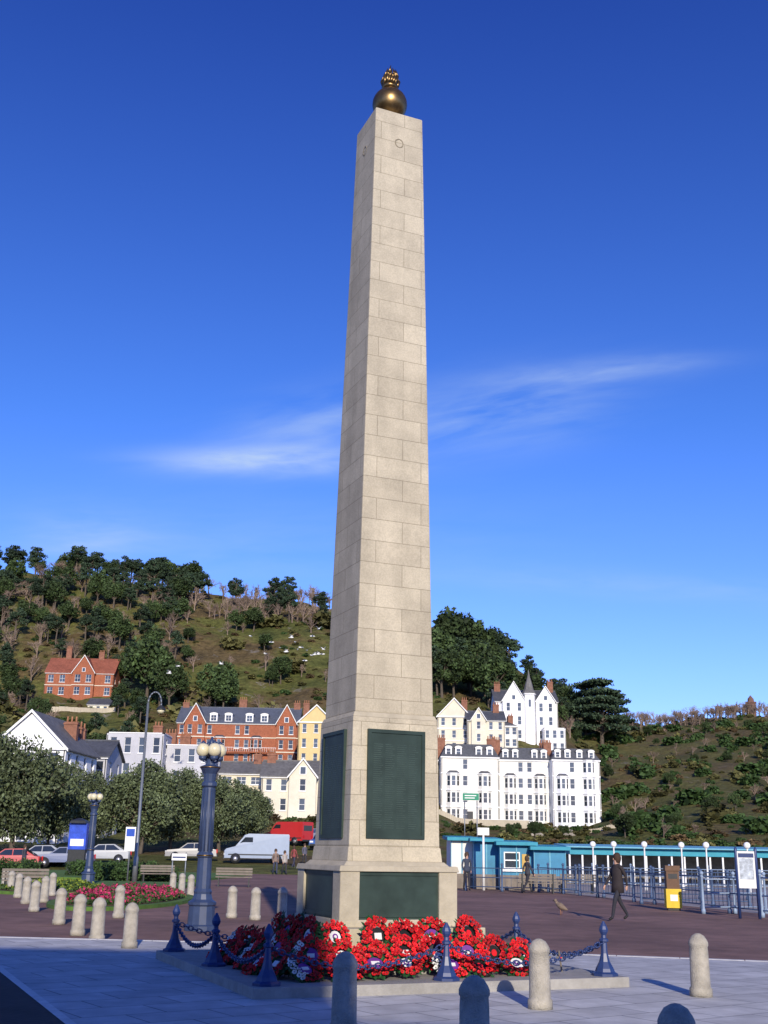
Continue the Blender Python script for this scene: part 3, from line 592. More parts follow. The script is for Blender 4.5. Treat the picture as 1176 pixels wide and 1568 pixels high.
grove('eastern_woodland',[(85,180,325,420,34,['broad','broad','pine'],11,17),(175,310,300,400,44,['bare','broad','bare','pine'],7,11),(380,640,412,440,120,['bare'],5,8.5),(300,640,180,400,170,['bare','gbush','bush','gbush','bare','broad'],1.8,4.5),(90,340,190,224,60,['gbush','gbush','bush','broad'],1.6,3.4),(120,330,236,270,30,['gbush','broad'],3,6),(640,900,200,430,40,['bare','broad'],5,8)])
e=link(bpy.data.objects.new('hillside_scrub',None)); r=random.Random(99)
for k in range(2700):
    Y=r.uniform(150,440); x=bX(r.uniform(-640,660),Y); h=r.uniform(.6,2.2); z=Hh(x,Y)
    right=x/Y>.17
    if noise.noise(Vector((x*.03,Y*.03,7)))<-.08 and r.random()<.8: continue
    if not clear(x,Y,z+h): continue
    kd=r.choice(['rbush','bush','bush','gbush','gbush'] if right else ['bush','bush','gbush','rbush'])
    inst('scrub',r.choice(TM[kd]),(x,Y,z-.1),r.random()*6.28,(h,h,h*.7),e)
def tree_at(name,kind,bc,Y,h,sx=1,i=0):
    x=bX(bc,Y); return inst(name,TM[kind][i%len(TM[kind])],(x,Y,Hh(x,Y)-.2),R.random()*6.28,(h/10*sx,h/10*sx,h/10))
for a in[('evergreen_oak_tree','broad',-372,325,21,1.0,0),('evergreen_oak_tree','broad',-350,322,17,.9,2),('evergreen_oak_tree','broad',-335,318,14,.9,1),('evergreen_oak_tree','broad',-262,320,15,1.0,2),('evergreen_oak_tree','broad',-250,316,12,1.0,0),('evergreen_oak_tree','broad',-160,345,10,1,3),('pine_tree','pine',-238,425,13,1,0),('pine_tree','pine',-178,425,13,1,1),
 ('pine_tree','pine',-505,432,15,1.1,2),('pine_tree','pine',-480,428,13,1.1,3),('pine_tree','pine',-370,430,14,1.2,1),('evergreen_oak_tree','broad',110,360,22,1.1,1),('evergreen_oak_tree','broad',140,370,21,1.05,2),('evergreen_oak_tree','broad',165,362,15,1.1,0),('evergreen_oak_tree','broad',92,345,18,1,3),('pine_tree','pine',205,385,17,1.1,3),
 ('cedar_tree','cedar',350,330,20,1.05,0),('cedar_tree','cedar',325,336,17,.95,1),('cedar_tree','cedar',372,338,15,1,1),('evergreen_oak_tree','broad',235,330,12,1.3,2),('pine_tree','pine',290,350,12,1,0)]: tree_at(*a)
NT=[tree_mesh('dome%d'%s,'dome',s+70,8,.12,70,300,LEAF_N,.46) for s in range(3)]
for bc,Y,h,sx,i in[(-560,100,11,.95,0),(-505,106,9.2,.8,1),(-365,108,9.0,.95,2),(-318,113,8.6,.95,0),(-243,113,7.6,1.05,1),(-202,118,6.4,1.0,2),(-435,118,8.2,.8,0),(-600,100,10,1,2)]:
    x=bX(bc,Y); inst('round_crowned_tree',NT[i],(x,Y,Hh(x,Y,False)-.2),i*1.3+bc,(h/8*sx,h/8*sx,h/8))
# ---------------------------------------------------------------- hedges, beds
def hedge(name,x0,x1,y0,y1,h,n,ml=LEAF_H,leaf=.07,z=-.1,seed=0):
    rng=np.random.default_rng(seed); P=np.stack([rng.uniform(x0,x1,n),rng.uniform(y0,y1,n),z+h*rng.uniform(0,1,n)**.6+.1*np.sin(np.linspace(0,40,n))],1)
    P[:,2]=np.maximum(P[:,2]+.12*np.sin(P[:,0]*3.1)*np.cos(P[:,1]*2.3),z); lv=leafq(rng,P,leaf); k=len(lv)//4
    me=bpy.data.meshes.new(name); me.from_pydata(list(map(tuple,lv)),[],[(4*i,4*i+1,4*i+2,4*i+3) for i in range(k)]); me.materials.append(ml); return link(bpy.data.objects.new(name,me))
hedge('hedge',-17.5,-12.5,66,68,.8,5000,seed=1); hedge('hedge',-22,-17,58,60,.9,5000,seed=2); hedge('hedge',-14.5,-10.3,60,61.5,.6,4000,seed=3)
lm=mat('lawn_grass',(.10,.19,.035),.95,.25,3,dirt=.25)
b=B('lawn'); b.slab('turf',lm,[(-30,62,0.02),(-9.5,62,.02),(-8.5,80,.02),(-32,80,.02)],.2); b.slab('lawn_strip',lm,[(-16,44,.02),(-8.6,44,.02),(-8.4,57,.02),(-19,57,.02)],.2); b.done()
def bed(name,cx,cy,rx,ry,seed,nf,col):
    b=B(name,(cx,cy,0)); n=36
    b.slab('turf_edge',lm,[(rx*1.18*math.cos(6.283*i/n),ry*1.12*math.sin(6.283*i/n),.0) for i in range(n)],.2)
    b.slab('soil',mat('soil',(.06,.04,.028),.95,.3,5),[(rx*math.cos(6.283*i/n),ry*math.sin(6.283*i/n),.03) for i in range(n)],.1)
    rng=np.random.default_rng(seed)
    def sc(n):
        a=rng.uniform(0,6.283,n); f=np.sqrt(rng.uniform(0,1,n)); return a,f
    cl=lambda a,f:.75+.35*np.sin(a*5+f*9)*np.cos(f*13)
    a,f=sc(nf*3); hgt=(.26*(1-f**3)+.10)*cl(a,f); P=np.stack([rx*f*np.cos(a),ry*f*np.sin(a),.02+hgt*rng.uniform(.2,1,len(a))],1); lv=leafq(rng,P,.07); b.add('bedding_leaves',LEAF_H,lv,[(4*i,4*i+1,4*i+2,4*i+3) for i in range(len(lv)//4)])
    a,f=sc(nf); hgt=(.27*(1-f**3)+.11)*cl(a,f); P=np.stack([rx*f*np.cos(a),ry*f*np.sin(a),.02+hgt*rng.uniform(.85,1.15,len(a))],1); lv=leafq(rng,P,.045); b.add('flowers',col,lv,[(4*i,4*i+1,4*i+2,4*i+3) for i in range(len(lv)//4)])
    b.done()
FR=mat('bedding_flowers_crimson',(.40,.03,.10),.7,.3,6,island=.5); FY=mat('bedding_flowers_lime',(.20,.26,.03),.7,.3,6,island=.4)
bed('flower_bed',-8.1,38.5,1.7,5.2,1,2600,FR); bed('flower_bed',-12.3,45,1.9,2.4,3,1400,FY)
# ---------------------------------------------------------------- lamps
GLOBE=mat('lamp_globe_opal',(.66,.60,.40),.25,.12,9,spec=.6)
def blue_lamp():
    b=B('ornate_lamp_post')
    b.lathe('base',BLUEP,[(.36,0),(.36,.10),(.30,.13),(.28,.5),(.31,.53),(.31,.58),(.22,.64),(.19,.75),(.20,.8),(.165,.86)],n=12,sm=False)
    b.lathe('shaft',BLUEP,[(.165,.86),(.155,1.5),(.18,1.52),(.18,1.58),(.145,1.62),(.135,2.5),(.125,3.0),(.17,3.04),(.17,3.10),(.13,3.14),(.15,3.3),(.22,3.42),(.23,3.46),(.12,3.5),(.08,3.62)],n=12,sm=False)
    for k in range(12):
        a=k*math.pi/6; b.tube('flutes',BLUEP,(.152*math.cos(a),.152*math.sin(a),1.64),(.132*math.cos(a),.132*math.sin(a),2.98),.016,.014,5)
    b.lathe('gold_bands',GOLD,[(.187,1.535),(.187,1.565)],n=16); b.lathe('gold_bands',GOLD,[(.237,3.43),(.237,3.455)],n=16)
    for k in range(4):
        a=k*math.pi/2+.5; c=(.2*math.cos(a),.2*math.sin(a),3.82); b.tube('arms',BLUEP,(0,0,3.5),(c[0],c[1],3.6),.025,.02,6); b.lathe('cups',BLUEP,[(.03,3.58),(.08,3.62),(.09,3.68)],c[0],c[1],10); b.sph('globes',GLOBE,c,.155,16,1.0); b.lathe('globe_caps',BLUEP,[(.07,3.955),(.05,3.99),(.01,4.03)],c[0],c[1],10)
    b.lathe('crown',BLUEP,[(.05,3.6),(.05,3.9),(.08,3.93),(.02,4.12)],n=8)
    return b
bl=blue_lamp().mesh(); inst('ornate_lamp_post',bl,(-3.8,25.9,-.1)); inst('ornate_lamp_post',bl,(-12.7,52,-.1),1)
GALV=mat('galvanised_steel',(.20,.22,.24),.45,.1,5,metal=.5)
b=B('street_lamp',(-12.3,60,-.1)); b.lathe('column',GALV,[(.14,0),(.13,1.2),(.085,1.3),(.06,9.0)],n=10)
pr=None
for k in range(9):
    t=math.pi*k/8; q=(.35-.35*math.cos(t),0,9.0+.6*math.sin(t))
    if pr: b.tube('crook',GALV,pr,q,.045,.04,8)
    pr=q
b.tube('crook',GALV,pr,(pr[0],0,8.85),.04,.04,8); b.lathe('lantern',DARK,[(.06,8.9),(.24,8.72),(.26,8.66)],pr[0],0,12); b.sph('lamp_bowl',GLOBE,(pr[0],0,8.62),.2,12,.8); b.done()
b=B('promenade_lamp'); b.lathe('post',WHITEB,[(.09,0),(.09,.3),(.05,.35),(.04,2.1),(.07,2.15)],n=10); b.sph('globe',WHITEB,(0,0,2.3),.17,14); plm=b.mesh()
for bc,d in[(409,62),(466,62),(504,60),(362,64),(330,66),(567,58),(613,57)]: inst('promenade_lamp',plm,(bX(bc,d),d,-.1),0,1.0)
# ---------------------------------------------------------------- railings
RB=mat('railing_blue_paint',(.07,.11,.20),.45,.15,6); RBL=mat('railing_pale_blue_paint',(.26,.34,.46),.45,.1,6)
def railing(name,p0,p1,m,h=1.15,step=2.0,bars=7,z=-.1):
    x0,y0=p0;x1,y1=p1;l=math.hypot(x1-x0,y1-y0);n=max(1,round(l/step)); b=B(name,(0,0,z)); P=lambda t,zz:(x0+(x1-x0)*t,y0+(y1-y0)*t,zz)
    for k in range(n+1):
        t=k/n;x,y,_=P(t,0); b.lathe('posts',m,[(.075,0),(.075,.12),(.045,.16),(.038,h),(.06,h+.03),(.03,h+.06)],x,y,8); b.sph('ball_caps',m,(x,y,h+.12),.07,8)
    for zz in(.2,.62,h-.06): b.tube('rails',m,P(0,zz),P(1,zz),.022,.022,6)
    for k in range(n*bars):
        t=(k+.5)/(n*bars); b.tube('balusters',m,P(t,.2),P(t,h-.06),.010,.010,4)
    b.done()
railing('promenade_railing',(4.9,72),(9.3,50),RB); railing('promenade_railing',(9.3,50),(11.6,36),RB); railing('promenade_railing',(11.6,35.8),(13.9,31.5),RBL,1.2,1.5,5)
railing('promenade_railing',(9.6,50.2),(30,50.5),RB); railing('promenade_railing',(8,68),(34,66),RBL,1.1,2.2,6); railing('promenade_railing',(4.2,56),(9.2,54.8),RB,1.1,1.8,6)
railing('promenade_railing',(13.9,31.5),(13.0,28),RBL,1.2,1.5,5); railing('ramp_handrail',(10.3,37.5),(12.6,38.5),RBL,1.1,1.2,1); railing('ramp_handrail',(9.8,44),(13.5,43),RB,1.1,1.2,3)
# ---------------------------------------------------------------- pool huts and shelter
CY_=mat('cyan_hut_paint',(.05,.25,.42),.55,.12,2,dirt=.25); CYL=mat('light_cyan_paint',(.14,.38,.50),.55,.1,2); TEAL=mat('teal_fascia',(.03,.27,.36),.55,.1,2)
def hut(name,bc0,bc1,d,h,m,extra=0,dp=4):
    x0,x1=bX(bc0,d),bX(bc1,d); b=B(name,(0,0,-.1)); w=x1-x0; n=max(2,int(w/.9)); 
    facade(b,(x0,d,1,0),w,.0,h,[(w*.12,w*.12+.8,1.0,1.8)] if w>1.6 else [],m,rev=.08)
    b.box('mass',m,x0+.02,x1-.02,d+.12,d+dp,0,h-.01)
    for k in range(n+1): b.ob('battens',CYL,(x0,d,1,0),max(0,k*w/n-.03),min(w,k*w/n+.03),.003,.035,0,h)
    b.slab('roof',TEAL,[(x0-.2,d-.35,h+.12),(x1+.2,d-.35,h+.12),(x1+.2,d+dp+.2,h+.25),(x0-.2,d+dp+.2,h+.25)],.16)
    b.ob('plinth',TIM,(x0,d,1,0),0,w,.036,.06,0,.7)
    if extra: b.ob('notice',mat('notice_ochre',(.55,.36,.10),.6,.1,5),(x0,d,1,0),w*.66,w*.66+.36,.04,.06,.9,1.7)
    b.done()
hut('beach_hut',112,146,60,2.35,WHITE); hut('beach_hut',147,186,59,2.3,CY_); hut('beach_hut',187,238,58,2.15,CY_,1); hut('beach_hut',239,288,57.5,1.95,CY_)
b=B('seaside_shelter',(0,0,-.1)); x0,x1=bX(292,74),bX(700,74); b.box('fascia',TEAL,x0,x1,73.4,77,1.75,2.15); b.slab('roof',CYL,[(x0-.3,73,2.24),(x1+.3,73,2.24),(x1+.3,78,2.42),(x0-.3,78,2.42)],.08)
for k in range(22): x=x0+(x1-x0)*k/21; b.box('posts',WHITEB,x-.05,x+.05,73.5,73.6,0,1.75)
b.box('back_wall',mat('grey_blockwork',(.22,.20,.18),.9,.25,3),x0,x1,76.8,77,0,1.75); b.box('bench',TIM,x0,x1,75.9,76.4,.4,.48); b.done()
b=B('white_sign_post',(bX(162,57),57,-.1)); b.lathe('post',WHITEB,[(.07,0),(.05,2.75)],n=8); b.box('crosshead',WHITEB,-.28,.28,-.04,.04,2.55,2.9); b.done()
b=B('garden_wall',(bX(195,216),216,0)); z=Hh(bX(195,216),216)
CW=mat('cream_wall',(.50,.44,.33),.85,.1,1,dirt=.2); b.box('wall',CW,-4.5,4.5,0,.5,z-1,z+1.2); b.box('coping',WHITEB,-4.6,4.6,-.06,.56,z+1.2,z+1.3); b.done()
b=B('rockery_rocks',(0,0,0)); rr=random.Random(4); ROCK=mat('limestone_rock',(.30,.27,.22),.95,.3,2,bump=.5,island=.25)
for k in range(60):
    Y=rr.uniform(196,222); x=bX(rr.uniform(235,300),Y); s=rr.uniform(.3,.8); z=Hh(x,Y)
    b.lathe('boulders',ROCK,[(s*.7,-.4),(s*rr.uniform(.8,1.1),.2*s),(s*.5,.7*s),(.05,.85*s)],x,Y,6,z,sm=False,ph=rr.random()*6,sy=rr.uniform(.6,1.2))
b.done()
b=B('stone_retaining_wall',(0,0,0))
def rwall(b0,b1,Y,h,part='wall',m=CW):
    n=24
    for k in range(n):
        xa=bX(b0+(b1-b0)*k/n,Y);xb=bX(b0+(b1-b0)*(k+1)/n,Y); z=max(Hh(xa,Y),Hh(xb,Y)); b.box(part,m,xa,xb-.02,Y,Y+.4,z-2,z+h)
rwall(318,400,205,.6); rwall(400,640,150,.5,m=ROCK); rwall(90,170,214,.9); rwall(-540,-420,312,1.2,m=ROCK); rwall(120,190,285,1.0,m=ROCK); b.done()
b=B('green_road_sign',(bX(143,150),150,Hh(bX(143,150),150,False))); b.box('panel',mat('sign_green',(.01,.22,.12),.5,.05,3),-1.05,1.05,-.03,.03,5.9,6.75); b.box('border',WHITEB,-1.1,1.1,.031,.05,5.85,6.8)
for k in(-.8,.8): b.lathe('legs',GALV,[(.07,-1),(.07,5.9)],k,.1,8)
for k in range(2): b.box('lettering',WHITEB,-.8,.5+.2*k,-.04,-.031,6.1+.3*k,6.22+.3*k)
b.done()
b=B('hilltop_tower',(bX(590,440),440,Hh(bX(590,440),440)+1)); b.lathe('tower',mat('tower_brown',(.16,.09,.07),.8,.1,2),[(1.9,-2),(1.8,4.2),(2.2,4.3),(2.2,4.8),(1.3,4.9),(1.2,6),(.1,7.4)],n=8,sm=False); b.done()
# ---------------------------------------------------------------- info board, bin, signs, bench
b=B('information_board',(bX(564,35),35,-.1),-.25)
for k in(-.28,.28): b.lathe('posts',NAVY,[(.045,0),(.045,1.95),(.02,2.02)],k,0,8)
b.box('panel',WHITEB,-.25,.25,-.03,.03,.85,1.9); b.box('poster',mat('poster_print',(.45,.5,.55),.5,.5,7),-.2,.2,-.036,-.031,1.1,1.7); b.box('heading',NAVY,-.22,.22,-.036,-.031,1.72,1.84); b.done()
b=B('litter_bin',(bX(449,39.6),39.6,-.1),-.1); YB=mat('bin_yellow',(.66,.46,.03),.5,.1,5); BR=mat('bin_brown',(.13,.07,.04),.6,.2,5)
b.box('base',DARK,-.2,.2,-.2,.2,0,.08); b.box('body',YB,-.25,.25,-.25,.25,.08,.68); b.box('surround',BR,-.21,.21,-.21,.21,.68,1.25); b.box('hood',BR,-.24,.24,-.24,.24,1.25,1.42); b.box('slot',DARK,-.15,.15,-.215,-.205,1.0,1.16); b.box('label',WHITEB,-.12,.12,-.256,-.251,.3,.5); b.done()
b=B('parking_sign',(bX(-380,58),58,-.1)); b.lathe('post',GALV,[(.04,0),(.04,2.6)],n=8); b.box('plate',WHITEB,-.25,.25,-.06,-.045,1.5,2.65); b.box('blue_symbol',mat('sign_blue',(.02,.08,.45),.5,.1,3),-.2,.2,-.066,-.061,2.2,2.56); b.done()
b=B('direction_sign',(bX(-303,54),54,-.1)); 
for k in(-.3,.3): b.lathe('posts',GALV,[(.03,0),(.03,1.5)],k,0,8)
b.box('plate',WHITEB,-.34,.34,-.06,-.035,1.15,1.45); b.box('stripe',NAVY,-.3,.3,-.066,-.061,1.25,1.32); b.done()
b=B('blue_notice_kiosk',(bX(-460,70),70,-.1)); b.box('cabinet',DARK,-.5,.5,-.2,.2,0,1.5); b.box('display',mat('notice_blue',(.03,.08,.5),.4,.3,3),-.52,.52,-.24,.24,1.5,3.0); b.box('poster',WHITEB,-.4,.4,-.25,-.245,1.7,2.1); b.lathe('cap',DARK,[(.7,3.0),(.6,3.15),(.1,3.3)],n=4,sm=False,ph=.785); b.done()
b=B('park_bench'); 
for k in(-.7,.7): b.box('leg',DARK,k-.03,k+.03,-.2,.25,0,.42); b.box('back_leg',DARK,k-.03,k+.03,.2,.26,.42,.85)
for k in range(4): b.box('seat',TIM,-.85,.85,-.2+k*.11,-.11+k*.11,.42,.46)
for k in range(3): b.box('backrest',TIM,-.85,.85,.17,.2,.52+k*.12,.61+k*.12)
pb=b.mesh()
for bc,d,a in[(-330,60,.3),(-215,56,.1),(-525,45,.4),(240,55,3.1),(300,56,3.2)]: inst('park_bench',pb,(bX(bc,d),d-.8,-.1),a)
# ---------------------------------------------------------------- vehicles
TYRE=mat('tyre_rubber',(.02,.02,.02),.8,.1,5); CARGL=mat('car_glass',(.02,.025,.03),.08,.1,1,spec=.9); HUB=mat('wheel_alloy',(.4,.4,.42),.35,.1,4,metal=.7)
TAIL=mat('tail_light_red',(.5,.01,.01),.3,.1,4); HEADL=mat('head_light',(.75,.75,.72),.15,.05,4)
def vehicle(name,col,x,y,z,rz,kind='car'):
    m=mat('paint_'+name+str(col),col,.3,.05,2,spec=.6); b=B(name,(x,y,z),rz)
    if kind=='car':
        L_,w=4.2,1.7; prof=[(-2.1,.35),(-2.1,.72),(-1.95,.85),(-.95,.95),(1.55,1.0),(2.05,.92),(2.1,.4)]; cab=[(-1.0,.94),(-.35,1.42),(.9,1.46),(1.75,.99)]
    else:
        L_,w=5.2,1.95; prof=[(-2.6,.4),(-2.6,.95),(-2.45,1.12),(-1.75,1.3),(-1.0,2.2),(-.7,2.3),(2.55,2.3),(2.6,2.2),(2.6,.4)]; cab=None
    def ext(part,mm,pr,w0,w1f):
        n=len(pr); zs=[q[1] for q in pr]; zm=min(zs);zM=max(zs)
        ww_=[w0-(w0-w1f)*((q[1]-zm)/(zM-zm))**1.5 for q in pr]
        vs=[(q[0],-a/2,q[1]) for q,a in zip(pr,ww_)]+[(q[0],a/2,q[1]) for q,a in zip(pr,ww_)]
        b.add(part,mm,vs,[tuple(range(n)),tuple(range(2*n-1,n-1,-1))]+[(i,i+n,(i+1)%n+n,(i+1)%n) for i in range(n)])
    ext('body',m,prof,w,w*.93)
    if kind=='car':
        ext('cabin',m,cab,w*.92,w*.74)
        for s in(-1,1):
            def sd(px_,pz): 
                f=((pz-.94)/(.52)); return (px_,s*(w*.46-(w*.09)*max(0,f)**1.5+.012),pz)
            b.quad('side_windows',CARGL,[sd(-.8,1.0),sd(-.32,1.36),sd(.2,1.39),sd(.2,1.0)]); b.quad('side_windows',CARGL,[sd(.27,1.0),sd(.27,1.39),sd(.85,1.39),sd(1.35,1.03)])
        b.quad('windscreen',CARGL,[(-.97,-.7,.985),(-.97,.7,.985),(-.40,.62,1.40),(-.40,-.62,1.40)]); b.quad('rear_window',CARGL,[(1.70,-.68,1.05),(1.70,.68,1.05),(.98,.6,1.445),(.98,-.6,1.445)])
        wx=(-1.3,1.3); rz_=.31
    else:
        for s in(-1,1):
            yy_=s*(w/2*.955+.014); b.quad('side_windows',CARGL,[(-1.55,yy_,1.38),(-.98,yy_*.985,2.02),(-.35,yy_*.98,2.02),(-.35,yy_,1.38)])
            b.box('side_moulding',DARK,-2.3,2.5,min(s*w/2,s*w/2*1.005),max(s*w/2,s*w/2*1.01),.62,.72)
        b.quad('windscreen',CARGL,[(-1.76,-.82,1.34),(-1.76,.82,1.34),(-1.08,.8,2.13),(-1.08,-.8,2.13)]); b.box('rear_windows',CARGL,2.585,2.612,-.7,.7,1.4,1.95)
        wx=(-1.7,1.6); rz_=.34
    for X_ in wx:
        for s in(-1,1):
            y0=s*(w/2-.12); b.tube('wheels',TYRE,(X_,y0-.11,rz_),(X_,y0+.11+.03*s,rz_),rz_,rz_,16); b.tube('hubcaps',HUB,(X_,y0+s*.10,rz_),(X_,y0+s*.16,rz_),rz_*.6,rz_*.5,12); b.tube('arches',DARK,(X_,s*(w/2-.25),rz_+.04),(X_,s*(w/2+.006),rz_+.04),rz_+.06,rz_+.06,16)
    xf,xb=prof[0][0],prof[-1][0]
    for s in(-1,1): b.box('headlights',HEADL,xf-.02,xf+.05,s*.6-.17,s*.6+.17,.62,.78); b.box('tail_lights',TAIL,xb-.06,xb+.02,s*.68-.1,s*.68+.1,.65,.95)
    b.box('bumper_front',DARK,xf-.07,xf+.03,-w*.46,w*.46,.32,.5); b.box('bumper_rear',DARK,xb-.03,xb+.08,-w*.46,w*.46,.34,.52)
    b.done()
def zz(x,y): return Hh(x,y,False) if y>84 else -.1
for nm,c,bc,d,rz_,kd in[('parked_van',(.24,.30,.40),-186,96,.15,'van'),('parked_van',(.50,.03,.03),-138,124,-.6,'van'),('parked_car',(.40,.02,.02),-560,84,.1,'car'),('parked_car',(.3,.32,.35),-515,88,.05,'car'),('parked_car',(.06,.09,.2),-478,86,.1,'car'),('parked_car',(.25,.27,.3),-420,92,.1,'car'),('parked_car',(.12,.12,.13),-285,98,.1,'car'),('parked_car',(.4,.4,.42),-108,128,1.2,'car'),('parked_car',(.05,.12,.35),-86,118,1.4,'car')]:
    x=bX(bc,d); vehicle(nm,c,x,d,zz(x,d),rz_,kd)
# ---------------------------------------------------------------- people
SKIN=mat('skin',(.50,.30,.22),.6,.08,8)
def person(x,y,z,head,H=1.68,top=(.03,.03,.04),legs=(.03,.035,.05),hairc=(.07,.045,.03),walk=.25,coat=False,name='person_walking'):
    s=H/1.72; w=walk
    mt=mat('clothes'+str(top),top,.85,.15,8); ml=mat('trousers'+str(legs),legs,.85,.15,8); mh=mat('hair'+str(hairc),hairc,.8,.2,10)
    J={'pel':((0,0,.96),.125),'sp':((0,0,1.12),.118),'ch':((0,.01,1.32),.135),'nk':((0,0,1.47),.052),'hd':((0,-.015,1.565),.078),'hd2':((0,-.01,1.64),.088)}
    E=[('pel','sp','t'),('sp','ch','t'),('ch','nk','s'),('nk','hd','s'),('hd','hd2','s')]
    for sd,n in((-1,'l'),(1,'r')):
        f=w*sd; 
        J['sh'+n]=((.165*sd,.01,1.41),.062); J['el'+n]=((.225*sd,.03+f*.35,1.14),.046); J['wr'+n]=((.215*sd,-.05+f*.75,.92),.03); J['pa'+n]=((.21*sd,-.07+f*.8,.86),.028)
        E+=[('ch','sh'+n,'t'),('sh'+n,'el'+n,'t'),('el'+n,'wr'+n,'t'),('wr'+n,'pa'+n,'s')]
        for k,(dx,dy,dz) in enumerate([(-.02*sd,-.05,-.02),(0,-.035,-.065),(.0,-.015,-.08),(.0,.005,-.075),(.0,.022,-.06)]):
            J['f%d%s'%(k,n)]=((.21*sd+dx,-.07+f*.8+dy,.86+dz),.0095); E.append(('pa'+n,'f%d%s'%(k,n),'s'))
        J['hp'+n]=((.085*sd,0,.90),.092); J['kn'+n]=((.09*sd,-f*.55-.03,.50),.062); J['an'+n]=((.09*sd,-f*1.0+(.10 if f<0 else 0),.09+(.05 if f<0 else 0)),.043); J['to'+n]=((.10*sd,-f*1.0-.13+(.10 if f<0 else 0),.045),.036)
        E+=[('pel','hp'+n,'l'),('hp'+n,'kn'+n,'l'),('kn'+n,'an'+n,'l'),('an'+n,'to'+n,'b')]
    ks=list(J); me=bpy.data.meshes.new('tmp'); me.from_pydata([J[k][0] for k in ks],[(ks.index(a),ks.index(c)) for a,c,_ in E],[])
    o=link(bpy.data.objects.new('tmp',me)); o.modifiers.new('s','SKIN'); u=o.modifiers.new('u','SUBSURF'); u.levels=1; u.render_levels=1
    for i,k in enumerate(ks):
        sv=me.skin_vertices[0].data[i]; rr=J[k][1]; sv.radius=(rr,rr*(.75 if k in('pel','sp','ch') else 1)) ; sv.use_root=(i==0)
    dg=bpy.context.evaluated_depsgraph_get(); ev=bpy.data.meshes.new_from_object(o.evaluated_get(dg))
    vs=np.array([v.co for v in ev.vertices]); fs=[tuple(p_.vertices) for p_ in ev.polygons]; bpy.data.objects.remove(o)
    segs=[(np.array(J[a][0]),np.array(J[c][0]),(J[a][1]+J[c][1])/2,g) for a,c,g in E]; groups={}
    for f in fs:
        c=vs[list(f)].mean(0); best=None
        for a,d_,rr,g in segs:
            ab=d_-a; t=np.clip(np.dot(c-a,ab)/np.dot(ab,ab),0,1); ds=np.linalg.norm(c-a-ab*t)-rr
            if best is None or ds<best[0]: best=(ds,g)
        g=best[1]
        if g=='s' and c[2]<1.47 and c[2]>1.2: g='t'
        groups.setdefault(g,[]).append(f)
    b=B(name,(x,y,z),head)
    for g,ff in groups.items(): b.add('g'+g,{'t':mt,'l':ml,'s':SKIN,'b':BLK}[g],[tuple(v*s) for v in vs],ff,True)
    q=[(.02,.17),(.06,.155),(.095,.11),(.112,.05),(.112,0),(.10,-.05),(.085,-.10)]
    b.lathe('hair',mh,[(r_*s,(1.60+zz_)*s) for r_,zz_ in q],0,.022*s,12,0,sy=.98)
    b.lathe('nose',SKIN,[(.016*s,1.575*s),(.012*s,1.60*s),(.004*s,1.625*s)],0,-.105*s,6)
    for sd in(-1,1): b.sph('eyes',BLK,(.032*sd*s,-.092*s,1.625*s),.010*s,6); b.sph('ears',SKIN,(.09*sd*s,-.0,1.60*s),.018*s,6)
    if coat: b.lathe('coat',mt,[(.20*s,.72*s),(.19*s,.9*s),(.165*s,1.1*s),(.175*s,1.3*s),(.11*s,1.44*s),(.065*s,1.48*s)],0,0,14,0,sy=.78)
    else: b.lathe('jacket_hem',mt,[(.165*s,.86*s),(.168*s,.95*s),(.155*s,1.1*s)],0,0,14,0,sy=.8)
    b.done(True)
person(6.62,32.6,-.1,math.radians(-65),1.74,(.035,.028,.03),(.03,.03,.04),(.05,.03,.02),.27,True,'woman_walking')
person(bX(-156,84),84,-.1,.3,1.72,(.22,.16,.13),(.05,.06,.1),walk=.18); person(bX(-142,84.5),84.5,-.1,.5,1.62,(.40,.36,.32),(.04,.04,.05),walk=.15); person(bX(-112,96),96,.4,.5,1.7,(.1,.1,.14),(.04,.04,.05),walk=.15)
person(bX(-128,92),92,.2,2.5,1.7,(.25,.06,.06),(.05,.05,.08),walk=.2); person(bX(122,62),55.5,-.1,.2,1.72,(.05,.06,.09),(.03,.03,.04),walk=.12); person(bX(229,54),54,-.1,2.0,1.6,(.05,.05,.06),(.03,.03,.04),walk=.25); person(bX(-540,78),78,-.1,1.0,1.7,(.05,.05,.07),(.03,.03,.04),walk=.25)
# ---------------------------------------------------------------- gulls
GW=mat('gull_white',(.82,.82,.80),.7,.05,5); GB=mat('gull_brown',(.20,.15,.11),.8,.3,25)
def gull(seed):
    r=random.Random(seed); b=B('gull'); b.lathe('body',GW,[(.005,-.25),(.05,-.18),(.08,-.05),(.075,.08),(.05,.18),(.055,.24),(.03,.29),(.01,.34)],n=8)
    for k in b.P: b.P[k][0]=[(x,z,y) for x,y,z in b.P[k][0]]
    up=r.uniform(.05,.45)
    for s in(-1,1): b.add('wings',GW,[(0,.12,.03),(0,-.08,.03),(s*.32,.16,.03+up*.6),(s*.32,-.02,.03+up*.6),(s*.68,-.02,.03+up*.45),(s*.62,-.08,.03+up*.45)],[(0,1,3,2),(2,3,5,4)])
    b.add('tail',GW,[(-.02,-.2,0),(.02,-.2,0),(.07,-.36,0),(-.07,-.36,0)],[(0,1,2,3)]); return b.mesh()
gm=[gull(i) for i in range(4)]; e=link(bpy.data.objects.new('gull_flock',None)); r=random.Random(8)
for bx_,el in[(-205,.182),(-175,.180),(-162,.176),(-137,.180),(-130,.171),(-124,.170),(-118,.173),(-112,.1705),(-106,.169),(-98,.167),(-92,.174),(-99,.191),(-110,.185),(-150,.170),(-90,.165),(-120,.164),(-330,.149),(-310,.152),(-250,.158),(-145,.187),(-180,.166)]:
    Y=150; inst('gull',r.choice(gm),(bX(bx_,Y)*1.03,Y+r.uniform(-4,4),1.6+el*Y),r.uniform(-2,2),1.25,e)
